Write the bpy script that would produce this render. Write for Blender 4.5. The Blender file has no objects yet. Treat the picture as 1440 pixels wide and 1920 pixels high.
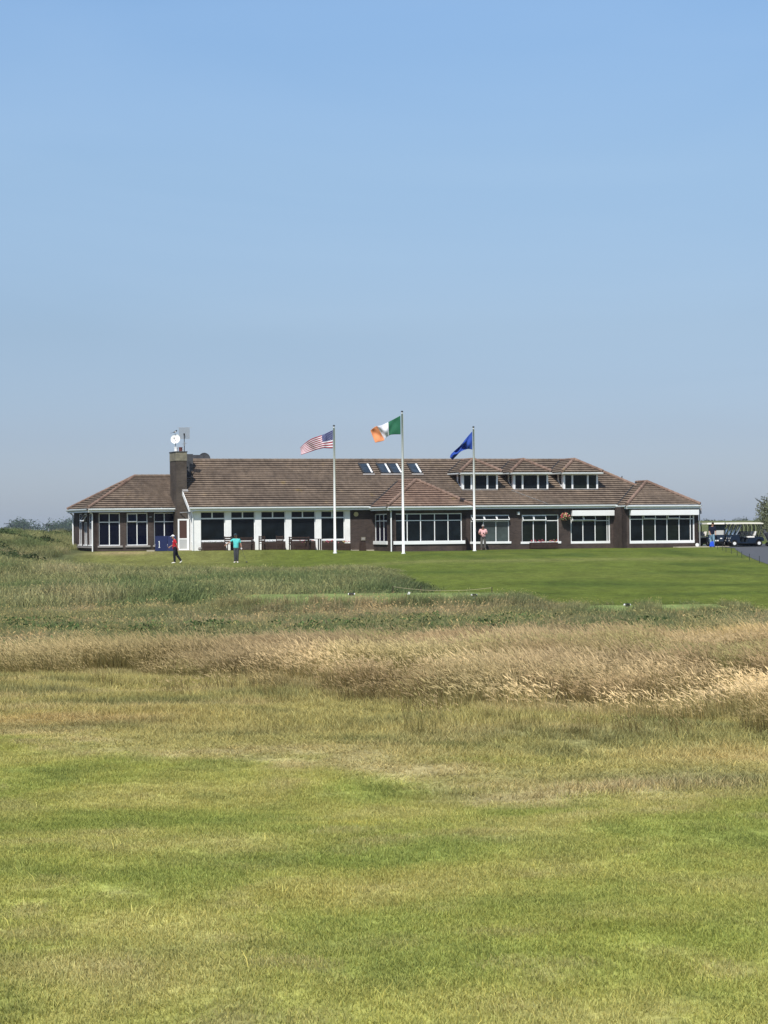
import bpy, bmesh, math, random
import numpy as np
from mathutils import Vector, Matrix
R = math.radians
SC = bpy.context.scene
COL = SC.collection

# ------------------------------------------------------------------ camera, sky, sun, exposure
cam_d = bpy.data.cameras.new("camera"); cam = bpy.data.objects.new("camera", cam_d); COL.objects.link(cam)
cam_d.sensor_width = 36; cam_d.sensor_height = 36; cam_d.lens = 78.0
cam_d.clip_start = 0.3; cam_d.clip_end = 9000
cam.matrix_world = (Matrix.Translation((0, 0, 1.6)) @ Matrix.Rotation(R(90) + 25/4160, 4, 'X') @ Matrix.Rotation(R(-0.55), 4, 'Z'))
SC.camera = cam

SUN_EL, SUN_AZ = 52.0, 197.0      # azimuth clockwise from +Y
world = bpy.data.worlds.new("World"); SC.world = world; world.use_nodes = True
wn = world.node_tree; bg = wn.nodes["Background"]
sky = wn.nodes.new("ShaderNodeTexSky"); sky.sky_type = 'NISHITA'; sky.sun_disc = False
sky.sun_elevation = R(SUN_EL); sky.sun_rotation = R(SUN_AZ)
sky.air_density = 1.0; sky.dust_density = 0.6; sky.ozone_density = 3.0; sky.altitude = 0
# the sky's own colour by elevation: a blue summer haze near the horizon instead of the model's beige
tcw = wn.nodes.new("ShaderNodeTexCoord"); sxw = wn.nodes.new("ShaderNodeSeparateXYZ"); rw = wn.nodes.new("ShaderNodeValToRGB"); mw = wn.nodes.new("ShaderNodeMix")
wn.links.new(tcw.outputs["Generated"], sxw.inputs[0]); wn.links.new(sxw.outputs[2], rw.inputs[0])
ee = rw.color_ramp.elements
TINT = [(0.0, (.66, .76, 1.10)), (.04, (.63, .68, .93)), (.0875, (.73, .745, .87)), (.158, (1.01, 1.01, 1.04)), (.228, (1.11, 1.18, 1.23)), (.5, (1.1, 1.12, 1.15)), (1.0, (1.1, 1.1, 1.1))]
for i, (p, c) in enumerate(TINT):
    e = ee[i] if i < 2 else ee.new(p)
    e.position = p; e.color = (*[q/1.5 for q in c], 1)
mw.data_type = 'RGBA'; mw.blend_type = 'MULTIPLY'; mw.inputs[0].default_value = 1
wn.links.new(sky.outputs[0], mw.inputs[6]); wn.links.new(rw.outputs[0], mw.inputs[7])
mpw = wn.nodes.new("ShaderNodeMapping"); mpw.inputs["Scale"].default_value = (1.5, 1.5, 7); nzw = wn.nodes.new("ShaderNodeTexNoise"); nzw.inputs["Scale"].default_value = 2.2; nzw.inputs["Detail"].default_value = 6; nzw.inputs["Distortion"].default_value = .6
mrw = wn.nodes.new("ShaderNodeMapRange"); mrw.inputs[1].default_value = .45; mrw.inputs[2].default_value = .8; mrw.inputs[3].default_value = 0; mrw.inputs[4].default_value = .06
mcw = wn.nodes.new("ShaderNodeMix"); mcw.data_type = 'RGBA'; mcw.inputs[7].default_value = (5.2, 6.2, 7.2, 1)
wn.links.new(tcw.outputs["Generated"], mpw.inputs[0]); wn.links.new(mpw.outputs[0], nzw.inputs[0]); wn.links.new(nzw.outputs["Fac"], mrw.inputs[0]); wn.links.new(mrw.outputs[0], mcw.inputs[0])
wn.links.new(mw.outputs[2], mcw.inputs[6]); wn.links.new(mcw.outputs[2], bg.inputs[0]); bg.inputs[1].default_value = 0.135
sd = bpy.data.lights.new("sun", 'SUN'); sd.energy = 4.3; sd.angle = R(0.53); sd.color = (1, 0.955, 0.88)
sun = bpy.data.objects.new("sun", sd); COL.objects.link(sun)
az = R(SUN_AZ); el = R(SUN_EL)
sdir = Vector((math.sin(az)*math.cos(el), math.cos(az)*math.cos(el), math.sin(el)))
sun.rotation_euler = sdir.to_track_quat('Z', 'Y').to_euler(); sun.location = (-40, -60, 90)
SC.view_settings.view_transform = 'Standard'; SC.view_settings.look = 'None'
SC.view_settings.exposure = 0.32; SC.view_settings.gamma = 1; SC.view_settings.use_curve_mapping = False
rng = np.random.default_rng(7); random.seed(7)

# ------------------------------------------------------------------ materials
def mat(name, col, rough=0.7, spec=0.3, noise=0.0, nscale=8.0, metal=0.0, bump=0.0, sheen=0):
    m = bpy.data.materials.new(name); m.use_nodes = True; nt = m.node_tree; b = nt.nodes["Principled BSDF"]
    b.inputs["Roughness"].default_value = rough; b.inputs["Specular IOR Level"].default_value = spec
    b.inputs["Metallic"].default_value = metal; b.inputs["Base Color"].default_value = (*col, 1)
    if noise or bump:
        tc = nt.nodes.new("ShaderNodeTexCoord"); n = nt.nodes.new("ShaderNodeTexNoise")
        n.inputs["Scale"].default_value = nscale; n.inputs["Detail"].default_value = 5; n.inputs["Roughness"].default_value = .65
        nt.links.new(tc.outputs["Object"], n.inputs["Vector"])
        if noise:
            mr = nt.nodes.new("ShaderNodeMapRange"); mr.inputs[1].default_value = .3; mr.inputs[2].default_value = .7
            mr.inputs[3].default_value = 1-noise; mr.inputs[4].default_value = 1+noise
            mx = nt.nodes.new("ShaderNodeMix"); mx.data_type = 'RGBA'; mx.blend_type = 'MULTIPLY'; mx.inputs[0].default_value = 1
            mx.inputs[6].default_value = (*col, 1)
            nt.links.new(n.outputs["Fac"], mr.inputs[0]); nt.links.new(mr.outputs[0], mx.inputs[7])
            nt.links.new(mx.outputs[2], b.inputs["Base Color"])
        if bump:
            bp = nt.nodes.new("ShaderNodeBump"); bp.inputs["Strength"].default_value = bump; bp.inputs["Distance"].default_value = .02
            nt.links.new(n.outputs["Fac"], bp.inputs["Height"]); nt.links.new(bp.outputs[0], b.inputs["Normal"])
    return m

def brick_mat(name, c1, c2, mortar):
    m = bpy.data.materials.new(name); m.use_nodes = True; nt = m.node_tree; b = nt.nodes["Principled BSDF"]
    b.inputs["Roughness"].default_value = .9; b.inputs["Specular IOR Level"].default_value = .15
    tc = nt.nodes.new("ShaderNodeTexCoord"); sx = nt.nodes.new("ShaderNodeSeparateXYZ"); ad = nt.nodes.new("ShaderNodeMath")
    cb = nt.nodes.new("ShaderNodeCombineXYZ"); br = nt.nodes.new("ShaderNodeTexBrick")
    nt.links.new(tc.outputs["Object"], sx.inputs[0]); nt.links.new(sx.outputs[0], ad.inputs[0]); nt.links.new(sx.outputs[1], ad.inputs[1])
    nt.links.new(ad.outputs[0], cb.inputs[0]); nt.links.new(sx.outputs[2], cb.inputs[1]); nt.links.new(cb.outputs[0], br.inputs["Vector"])
    br.inputs["Color1"].default_value = (*c1, 1); br.inputs["Color2"].default_value = (*c2, 1); br.inputs["Mortar"].default_value = (*mortar, 1)
    br.inputs["Scale"].default_value = 1; br.inputs["Brick Width"].default_value = .225; br.inputs["Row Height"].default_value = .075
    br.inputs["Mortar Size"].default_value = .006; br.inputs["Bias"].default_value = -.1
    n = nt.nodes.new("ShaderNodeTexNoise"); n.inputs["Scale"].default_value = 1.1; n.inputs["Detail"].default_value = 6
    nt.links.new(tc.outputs["Object"], n.inputs["Vector"])
    mr = nt.nodes.new("ShaderNodeMapRange"); mr.inputs[1].default_value = .3; mr.inputs[2].default_value = .7; mr.inputs[3].default_value = .75; mr.inputs[4].default_value = 1.3
    mx = nt.nodes.new("ShaderNodeMix"); mx.data_type = 'RGBA'; mx.blend_type = 'MULTIPLY'; mx.inputs[0].default_value = 1
    nt.links.new(n.outputs["Fac"], mr.inputs[0]); nt.links.new(br.outputs["Color"], mx.inputs[6]); nt.links.new(mr.outputs[0], mx.inputs[7])
    nt.links.new(mx.outputs[2], b.inputs["Base Color"])
    bp = nt.nodes.new("ShaderNodeBump"); bp.inputs["Strength"].default_value = .5; bp.inputs["Distance"].default_value = .006; bp.invert = True
    nt.links.new(br.outputs["Fac"], bp.inputs["Height"]); nt.links.new(bp.outputs[0], b.inputs["Normal"])
    return m

def tile_mat(name, base, warm):
    """weathered concrete tiles: per-tile tone, long stains, lichen"""
    m = bpy.data.materials.new(name); m.use_nodes = True; nt = m.node_tree; N = nt.nodes; L = nt.links; b = N["Principled BSDF"]
    b.inputs["Roughness"].default_value = .92; b.inputs["Specular IOR Level"].default_value = .12
    tc = N.new("ShaderNodeTexCoord")
    def noise(scale, vec=None, sc=(1, 1, 1), det=4):
        mp = N.new("ShaderNodeMapping"); mp.inputs["Scale"].default_value = sc; L.new(tc.outputs["Object"], mp.inputs[0])
        n = N.new("ShaderNodeTexNoise"); n.inputs["Scale"].default_value = scale; n.inputs["Detail"].default_value = det; L.new(mp.outputs[0], n.inputs[0]); return n
    n1 = noise(.45, sc=(1, 1, 1), det=6); n2 = noise(3.2, sc=(1, .6, .6), det=3); n3 = noise(14, sc=(1, .5, .5), det=2)
    cr = N.new("ShaderNodeValToRGB"); e = cr.color_ramp.elements
    e[0].position = .34; e[0].color = (*base, 1); e[1].position = .66; e[1].color = (*warm, 1); L.new(n1.outputs["Fac"], cr.inputs[0])
    def mul(a, n, lo, hi, p0=.3, p1=.7):
        mr = N.new("ShaderNodeMapRange"); mr.inputs[1].default_value = p0; mr.inputs[2].default_value = p1; mr.inputs[3].default_value = lo; mr.inputs[4].default_value = hi
        L.new(n.outputs["Fac"], mr.inputs[0]); mx = N.new("ShaderNodeMix"); mx.data_type = 'RGBA'; mx.blend_type = 'MULTIPLY'; mx.inputs[0].default_value = 1
        L.new(a, mx.inputs[6]); L.new(mr.outputs[0], mx.inputs[7]); return mx.outputs[2]
    n4 = noise(.9, det=7); lr = N.new("ShaderNodeMapRange"); lr.inputs[1].default_value = .66; lr.inputs[2].default_value = .76; lr.inputs[3].default_value = 0; lr.inputs[4].default_value = .55
    L.new(n4.outputs["Fac"], lr.inputs[0]); lm = N.new("ShaderNodeMix"); lm.data_type = 'RGBA'; lm.inputs[7].default_value = (.30, .22, .08, 1); L.new(lr.outputs[0], lm.inputs[0]); L.new(cr.outputs[0], lm.inputs[6])
    c = mul(lm.outputs[2], n2, .74, 1.24); c = mul(c, n3, .84, 1.16)
    L.new(c, b.inputs["Base Color"])
    bp = N.new("ShaderNodeBump"); bp.inputs["Strength"].default_value = .4; bp.inputs["Distance"].default_value = .01
    L.new(n3.outputs["Fac"], bp.inputs["Height"]); L.new(bp.outputs[0], b.inputs["Normal"])
    return m

M = dict(
    brick=brick_mat("brown_brick", (.070, .050, .042), (.046, .034, .030), (.085, .075, .068)),
    chim=brick_mat("chimney_brick", (.085, .068, .055), (.060, .048, .040), (.09, .08, .07)),
    conc=mat("weathered_concrete", (.20, .185, .14), .95, .1, .3, 3, bump=.4),
    slate=mat("dark_render", (.075, .078, .085), .9, .15, .25, 2),
    white=mat("white_paint", (.78, .79, .78), .55, .3, .04, 1.5),
    upvc=mat("white_plastic", (.80, .81, .81), .35, .4, .03, 2),
    gutter=mat("grey_white_plastic", (.62, .66, .65), .4, .4, .08, 3),
    wall_white=mat("white_render", (.80, .80, .78), .85, .2, .09, 1.6, bump=.3),
    sill=mat("stone_sill", (.28, .26, .25), .9, .15, .15, 4),
    tile=tile_mat("roof_tile_main", (.142, .110, .086), (.205, .158, .120)),
    tile_red=tile_mat("roof_tile_bay", (.190, .128, .098), (.245, .172, .130)),
    ridge=tile_mat("ridge_tile", (.17, .112, .086), (.225, .155, .120)),
    hung=mat("tile_hanging", (.085, .040, .034), .9, .1, .25, 5),
    lead=mat("lead_flashing", (.30, .29, .28), .6, .4, .2, 3),
    glass=mat("window_glass_dark", (.006, .009, .012), .05, .12, .8, .7),
    glass_n=mat("window_glass_navy", (.003, .004, .014), .05, .14),
    glass_g=mat("window_glass_grey", (.050, .066, .068), .06, .5, .35, 1.3),
    glass_gn=mat("window_glass_green", (.009, .013, .011), .05, .15, .4, 2),
    sky_glass=mat("skylight_glass", (.035, .05, .07), .12, .4, .5, 2),
    grey=mat("grey_metal", (.25, .26, .27), .5, .5), dark=mat("dark_metal", (.03, .032, .035), .5, .5),
    wood=mat("dark_stained_wood", (.045, .028, .022), .75, .2, .3, 6),
    navy=mat("navy_board", (.014, .022, .085), .5, .4), polew=mat("white_pole", (.80, .81, .80), .35, .5),
    yellow=mat("yellowed_plastic", (.50, .42, .20), .5, .4), rubber=mat("rubber", (.012, .012, .013), .85, .2),
    cartbody=mat("navy_cart_body", (.006, .014, .030), .35, .3), cartdark=mat("black_cart_body", (.010, .011, .014), .3, .5),
    cartroof=mat("cream_cart_roof", (.72, .69, .58), .4, .4), seat=mat("white_seat", (.70, .68, .64), .6, .3),
    hub=mat("wheel_hub", (.70, .70, .68), .4, .5), screen=mat("clear_windscreen", (.40, .46, .54), .15, .5),
    asphalt=mat("asphalt", (.085, .090, .100), .92, .15, .2, 5, bump=.2), pave=mat("pale_concrete", (.42, .38, .30), .9, .15, .15, 4),
    bird=mat("black_feathers", (.008, .008, .014), .5, .4), birdw=mat("white_feathers", (.6, .6, .6), .8, .2),
    pot=mat("terracotta_pot", (.12, .04, .035), .8, .2), leaf=mat("box_leaf", (.035, .07, .02), .7, .2, .4, 9),
    pinkf=mat("pink_petals", (.55, .12, .18), .7, .2), redf=mat("red_petals", (.45, .03, .03), .7, .2), yelf=mat("cream_petals", (.65, .55, .28), .7, .2),
    rope=mat("old_rope", (.42, .36, .22), .9, .1), stake=mat("weathered_stake", (.06, .05, .035), .9, .1),
    black=mat("black_gloss", (.01, .01, .01), .3, .5),
)

# ------------------------------------------------------------------ mesh helpers
class MB:
    def __init__(s): s.v = []; s.f = []; s.mi = []; s.m = []
    def mid(s, m):
        if m not in s.m: s.m.append(m)
        return s.m.index(m)
    def poly(s, pts, m):
        i = len(s.v); s.v += [tuple(p) for p in pts]; s.f.append(tuple(range(i, i+len(pts)))); s.mi.append(s.mid(m))
    def box(s, a, b, m, T=None):
        (x0, y0, z0), (x1, y1, z1) = a, b
        P = [(x0, y0, z0), (x1, y0, z0), (x1, y1, z0), (x0, y1, z0), (x0, y0, z1), (x1, y0, z1), (x1, y1, z1), (x0, y1, z1)]
        s.hexa(P, m, T)
    def hexa(s, P, m, T=None):
        if T is not None: P = [tuple(T @ Vector(p)) for p in P]
        i = len(s.v); s.v += P; k = s.mid(m)
        for f in ((0, 3, 2, 1), (4, 5, 6, 7), (0, 1, 5, 4), (1, 2, 6, 5), (2, 3, 7, 6), (3, 0, 4, 7)):
            s.f.append(tuple(i+j for j in f)); s.mi.append(k)
    def tube(s, pts, r, m, n=8, cap=True):
        pts = [Vector(p) for p in pts]; rr = r if isinstance(r, (list, tuple)) else [r]*len(pts)
        rings = []; k = s.mid(m)
        up = None
        for j, p in enumerate(pts):
            d = (pts[min(j+1, len(pts)-1)] - pts[max(j-1, 0)]).normalized()
            if up is None: up = Vector((0, 0, 1)) if abs(d.z) < .9 else Vector((0, 1, 0))
            a = d.cross(up).normalized(); c = a.cross(d).normalized(); up = c
            i = len(s.v)
            for q in range(n):
                t = 2*math.pi*q/n; w = p + (a*math.cos(t) + c*math.sin(t))*rr[j]; s.v.append(tuple(w))
            rings.append(i)
        for j in range(len(rings)-1):
            for q in range(n):
                s.f.append((rings[j]+q, rings[j]+(q+1) % n, rings[j+1]+(q+1) % n, rings[j+1]+q)); s.mi.append(k)
        if cap:
            s.f.append(tuple(rings[0]+q for q in range(n))); s.mi.append(k)
            s.f.append(tuple(rings[-1]+q for q in reversed(range(n)))); s.mi.append(k)
    def ball(s, c, r, m, n=10, h=6, T=None):
        rx, ry, rz = r if isinstance(r, (list, tuple)) else (r, r, r); k = s.mid(m); i = len(s.v)
        for a in range(h+1):
            ph = math.pi*a/h
            for q in range(n):
                t = 2*math.pi*q/n; p = Vector((rx*math.sin(ph)*math.cos(t), ry*math.sin(ph)*math.sin(t), rz*math.cos(ph)))
                if T is not None: p = T @ p
                s.v.append((c[0]+p.x, c[1]+p.y, c[2]+p.z))
        for a in range(h):
            for q in range(n):
                s.f.append((i+a*n+q, i+a*n+(q+1) % n, i+(a+1)*n+(q+1) % n, i+(a+1)*n+q)); s.mi.append(k)
    def build(s, name, parent=None, smooth=False, loc=None, rz=0, bevel=0):
        me = bpy.data.meshes.new(name); me.from_pydata(s.v, [], s.f)
        for m in s.m: me.materials.append(m)
        me.polygons.foreach_set("material_index", s.mi)
        if smooth: me.polygons.foreach_set("use_smooth", [True]*len(s.f))
        me.update()
        o = bpy.data.objects.new(name, me); COL.objects.link(o)
        if loc: o.location = loc
        if rz: o.rotation_euler[2] = rz
        if parent: o.parent = parent
        if bevel:
            b = o.modifiers.new("bevel", 'BEVEL'); b.width = bevel; b.segments = 2
        return o
def tag(o, label=None, cat=None, group=None, kind=None):
    if label: o["label"] = label
    if cat: o["category"] = cat
    if group: o["group"] = group
    if kind: o["kind"] = kind
    return o
def empty(name, loc=(0, 0, 0), rz=0, label=None, cat=None, group=None):
    o = bpy.data.objects.new(name, None); COL.objects.link(o); o.location = loc; o.rotation_euler[2] = rz; o.empty_display_size = .3
    return tag(o, label, cat, group)
def copy_tree(o, parent=None):
    c = o.copy(); COL.objects.link(c); c.parent = parent
    for ch in list(o.children): copy_tree(ch, c)
    return c

# ------------------------------------------------------------------ numpy noise, terrain height, ground colour
_tab = rng.random((256, 256))
def vnoise(x, y):
    xi = np.floor(x).astype(int); yi = np.floor(y).astype(int); fx = x-xi; fy = y-yi
    fx = fx*fx*(3-2*fx); fy = fy*fy*(3-2*fy)
    a = _tab[xi & 255, yi & 255]; b = _tab[(xi+1) & 255, yi & 255]; c = _tab[xi & 255, (yi+1) & 255]; d = _tab[(xi+1) & 255, (yi+1) & 255]
    return (a*(1-fx)+b*fx)*(1-fy) + (c*(1-fx)+d*fx)*fy
def fbm(x, y, o=4):
    s = 0; a = .5; t = 0
    for i in range(o): s = s + a*vnoise(x*2**i+17.3*i, y*2**i+5.1*i); t += a; a *= .5
    return s/t
def sm(a, b, x): t = np.clip((x-a)/(b-a), 0, 1); return t*t*(3-2*t)

def tee1(X, Y):   # raised teeing strip, left and centre
    y0 = 46.6 + .15*np.sin(X*1.3); y1 = 50.2 - .6*sm(1.5, 3.5, X)
    return sm(-4.2, -2.9, X)*(1-sm(2.4, 4.3, X))*sm(y0-1.6, y0, Y)*(1-sm(y1-.1, y1+.9, Y))
def tee2(X, Y):
    y0 = 43.9+.15*np.sin(X*1.1)
    return sm(3.0, 4.2, X)*(1-sm(6.8, 7.8, X))*sm(y0-1.2, y0, Y)*(1-sm(46.2, 47.2, Y))
def tee_cut(X, Y): return sm(.80, .97, np.maximum(tee1(X, Y), tee2(X, Y)))
def ZT(X, Y):
    X = np.asarray(X, float); Y = np.asarray(Y, float)
    z = np.zeros(np.broadcast(X, Y).shape)
    near = 1-sm(24, 34, Y)
    z = z + near*(.17*(fbm(X/3.4+3, Y/2.6+9, 3)-.5) + .03*(fbm(X/.7, Y/.8, 2)-.5))
    z = z - .36*sm(22, 35, Y)*(1-.25*sm(50, 56, Y))
    z = z + .16*(fbm(X/2.2+50, Y/2.8, 3)-.5)*sm(32, 38, Y)*(1-sm(56, 64, Y))
    z = z + .10*(fbm(X/3+20, Y/6, 3)-.5)*sm(60, 70, Y)*(1-sm(125, 140, Y))
    z = z + .10*sm(100, 140, Y)
    # hollow behind the left rough, where the golfers walk
    hol = sm(92, 118, Y)*(1-sm(137, 147, Y))*(1-sm(-6, 3, X))
    z = z - .42*hol
    z = z + .20*sm(138, 149, Y)*(1-sm(-8, 2, X))*(1-sm(300, 400, Y))
    t1 = tee1(X, Y); z = z*(1-t1) + .07*t1
    t2 = tee2(X, Y); z = z*(1-t2) - .10*t2
    # dune at far left
    edge = -6.5 - 13.9*sm(60, 146, Y)
    dune = sm(0, 6, edge-X)*sm(62, 135, Y)*(1-sm(190, 260, Y))
    z = z + dune*(1.02 + .5*(fbm(X/5+8, Y/9+4, 3)-.5))
    # bank at the right behind the yard
    z = z + 1.95*sm(26, 40, X)*sm(230, 420, Y)*(1-sm(900, 1300, Y))*(.9+.25*fbm(X/40, Y/90, 2))
    z = z - 3.0*sm(500, 1500, Y)*(1-sm(26, 60, X)*(1-sm(900, 1300, Y)))
    return z

LB = np.array([(-30, 19.5), (-6, 18.0), (-2.87, 16.5), (-1.93, 15.3), (-1.15, 14.75), (-.44, 14.6), (-.02, 13.7), (.54, 12.95), (1.2, 12.8), (1.8, 12.8), (2.3, 13.0), (8, 14.5), (30, 18)])
FF = np.array([(-30, 29), (-4.5, 25.8), (-2.5, 24.8), (-1.2, 22.0), (-.1, 19.9), (.8, 18.9), (1.7, 18.3), (3.1, 18.1), (30, 18)])
FB = np.array([(-30, 28), (-5.0, 28.8), (-4.6, 31.5), (-1.8, 34.4), (2, 35), (6, 36), (30, 38)])
def bnd(T, X): return np.interp(X, T[:, 0], T[:, 1])
BL = [  # x, y, rx, ry, colour, strength: patches of different sward
    (-1.68, 12.15, 1.3, .38, (0.173, 0.220, 0.047), .8), (-.60, 10.62, .62, .30, (0.180, 0.232, 0.047), .85), (1.66, 11.5, .55, .22, (0.173, 0.215, 0.054), .6),
    (.40, 11.0, .65, .45, (0.188, 0.238, 0.061), .6), (.74, 8.8, .55, .6, (0.223, 0.261, 0.047), .6), (-1.13, 11.15, .55, .22, (0.380, 0.333, 0.149), .6),
    (-.35, 9.7, .55, .45, (0.356, 0.310, 0.098), .6), (.15, 10.2, .4, .25, (0.345, 0.310, 0.092), .5), (-1.09, 7.9, .5, .45, (0.368, 0.310, 0.149), .7),
    (1.63, 10.9, .45, .14, (0.356, 0.333, 0.103), .6), (-.25, 12.0, .3, .12, (0.450, 0.383, 0.095), .6), (-2.1, 11.1, .6, .16, (0.391, 0.345, 0.161), .6),
    (1.55, 13.25, 1.0, .20, (0.40, 0.33, 0.19), .85), (2.5, 15.4, .8, .7, (0.437, 0.345, 0.161), .75), (-2.9, 18.6, 1.6, .9, (0.345, 0.241, 0.098), .6),
    (-1.4, 10.2, .8, .18, (0.195, 0.238, 0.054), .6), (1.6, 10.0, .5, .25, (0.188, 0.226, 0.054), .55), (.62, 9.4, .4, .2, (0.166, 0.209, 0.054), .5),
    (-.56, 8.4, .5, .2, (0.180, 0.197, 0.061), .5), (1.6, 8.5, .7, .5, (0.223, 0.255, 0.061), .5), (-.9, 17.2, 1.2, .5, (0.287, 0.241, 0.103), .5),
    (.75, 14.9, .7, .18, (0.195, 0.220, 0.054), .6), (.35, 15.9, .7, .3, (0.166, 0.174, 0.061), .5), (.7, 16.8, .8, .35, (0.345, 0.287, 0.138), .5),
    (-1.7, 13.2, .9, .2, (0.345, 0.333, 0.103), .45), (1.0, 12.2, .5, .2, (0.368, 0.333, 0.138), .5), (-.9, 13.1, .8, .25, (0.294, 0.278, 0.081), .4)]
def lerp(c, d, w): return c*(1-w[..., None]) + np.asarray(d)*w[..., None]
def ALB(X, Y):
    X = np.asarray(X, float); Y = np.asarray(Y, float)
    wx = X + .25*(fbm(X*2.2, Y*1.3, 3)-.5); wy = Y + .9*(fbm(X*1.6+9, Y*.9, 3)-.5)
    n1 = fbm(X/.8+4, Y/.9, 5); n2 = fbm(X/.30+40, Y/.32+7, 4); n3 = fbm(X/.12, Y/.2, 2)
    c = np.zeros(X.shape+(3,)) + np.array((.318, .322, .088))
    c = lerp(c, (.39, .360, .135), sm(.45, .75, n1)*.6)
    c = lerp(c, (.222, .268, .066), sm(.42, .72, 1-n1)*.65)
    c = lerp(c, (.36, .31, .15), sm(.58, .8, n2)*.55)
    c = lerp(c, (.14, .175, .05), sm(.58, .8, 1-n2)*.45)
    for x, y, rx, ry, k, s in BL[:]:
        d = ((wx-x)/rx)**2 + ((wy-y)/ry)**2; c = lerp(c, k, .8*s*np.exp(-d*1.1))
    # olive short rough behind the lawn
    lb = bnd(LB, X); ol = sm(-.5, .7, Y-lb + 1.2*(n2-.5))*1.0
    co = np.zeros(c.shape)+np.array((.318, .290, .112))
    co = lerp(co, (.39, .33, .165), sm(.45, .72, fbm(X/1.3+70, Y/.8, 5))*.8)
    co = lerp(co, (.15, .160, .065), sm(.48, .75, fbm(X/1.1+30, Y/.7+3, 4))*.75)
    for x, y, rx, ry, k, s in BL[12:]:
        d = ((wx-x)/rx)**2 + ((wy-y)/ry)**2; co = lerp(co, k, s*.8*np.exp(-d*1.1))
    c = c*(1-ol[..., None]) + co*ol[..., None]
    # under the tall dry grass
    ff = bnd(FF, X); fl = sm(-.5, .8, Y-ff); c = lerp(c, (.24, .205, .10), fl*.8)
    # greener rough in front of the tees
    fb = bnd(FB, X); g = sm(-1.5, 1.0, Y-fb); c = lerp(c, (.085, .095, .042), g)
    # mown turf far
    mown = mown_mask(X, Y)
    cm = np.zeros(c.shape)+np.array((.104, .132, .024))
    cm = lerp(cm, (.118, .138, .030), sm(.45, .7, fbm(X/9+2, Y/16, 4))*.7)
    cm = lerp(cm, (.045, .074, .014), sm(.52, .75, fbm(X/3.5+90, Y/14+5, 4))*.6)
    cm = lerp(cm, (.20, .18, .07), sm(-2, 6, -6-X)*sm(110, 125, Y)*.45)
    band = np.exp(-((Y-112-1.5*np.sin(X/6))/5)**2)*(1-sm(12, 20, X)); cm = lerp(cm, (.20, .20, .07), band*.45)
    for x, y, rx, ry in ((5.4, 69, 1.1, 2.6), (7.3, 68, 1.6, 3.6), (3.4, 60, 1.8, 1.4), (8.5, 58, 2.2, 1.3), (6.5, 52, 2.0, 1.2), (12, 84, 3, 3), (2.5, 88, 2.5, 3), (10.5, 66, 2.0, 1.5)):
        cm = lerp(cm, (.050, .080, .016), .6*np.exp(-(((wx-x)/rx)**2+((wy-y)/ry)**2)))
    c = c*(1-mown[..., None]) + cm*mown[..., None]
    t = tee_cut(X, Y); ct = np.zeros(c.shape)+np.array((.180, .225, .075)); ct = lerp(ct, (.14, .190, .055), sm(.4, .7, n1)*.5)
    c = c*(1-t[..., None]) + ct*t[..., None]
    # bare sandy strip in front of the left wing
    c = lerp(c, (.34, .26, .14), np.exp(-(((X+17.2)/2.0)**2+((Y-145.6)/1.6)**2))*.8)
    far = sm(150, 320, Y); c = lerp(c, (.11, .125, .05), far)
    return c
def rough_right(X, Y):   # X of the edge of the back rough
    return 1.15 - .9*sm(55, 90, Y) + .12*np.sin(Y/2.0)
def mown_mask(X, Y):
    m = sm(47.5, 51, Y)*(1-sm(190, 230, Y))
    left = 1 - (1-sm(-.4, .4, X-rough_right(X, Y)))*(1-sm(92, 98, Y))
    m = m*left
    edge = -6.5 - 13.9*sm(60, 146, Y)
    m = m*sm(-.5, 1.5, X-edge)
    return m

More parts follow.
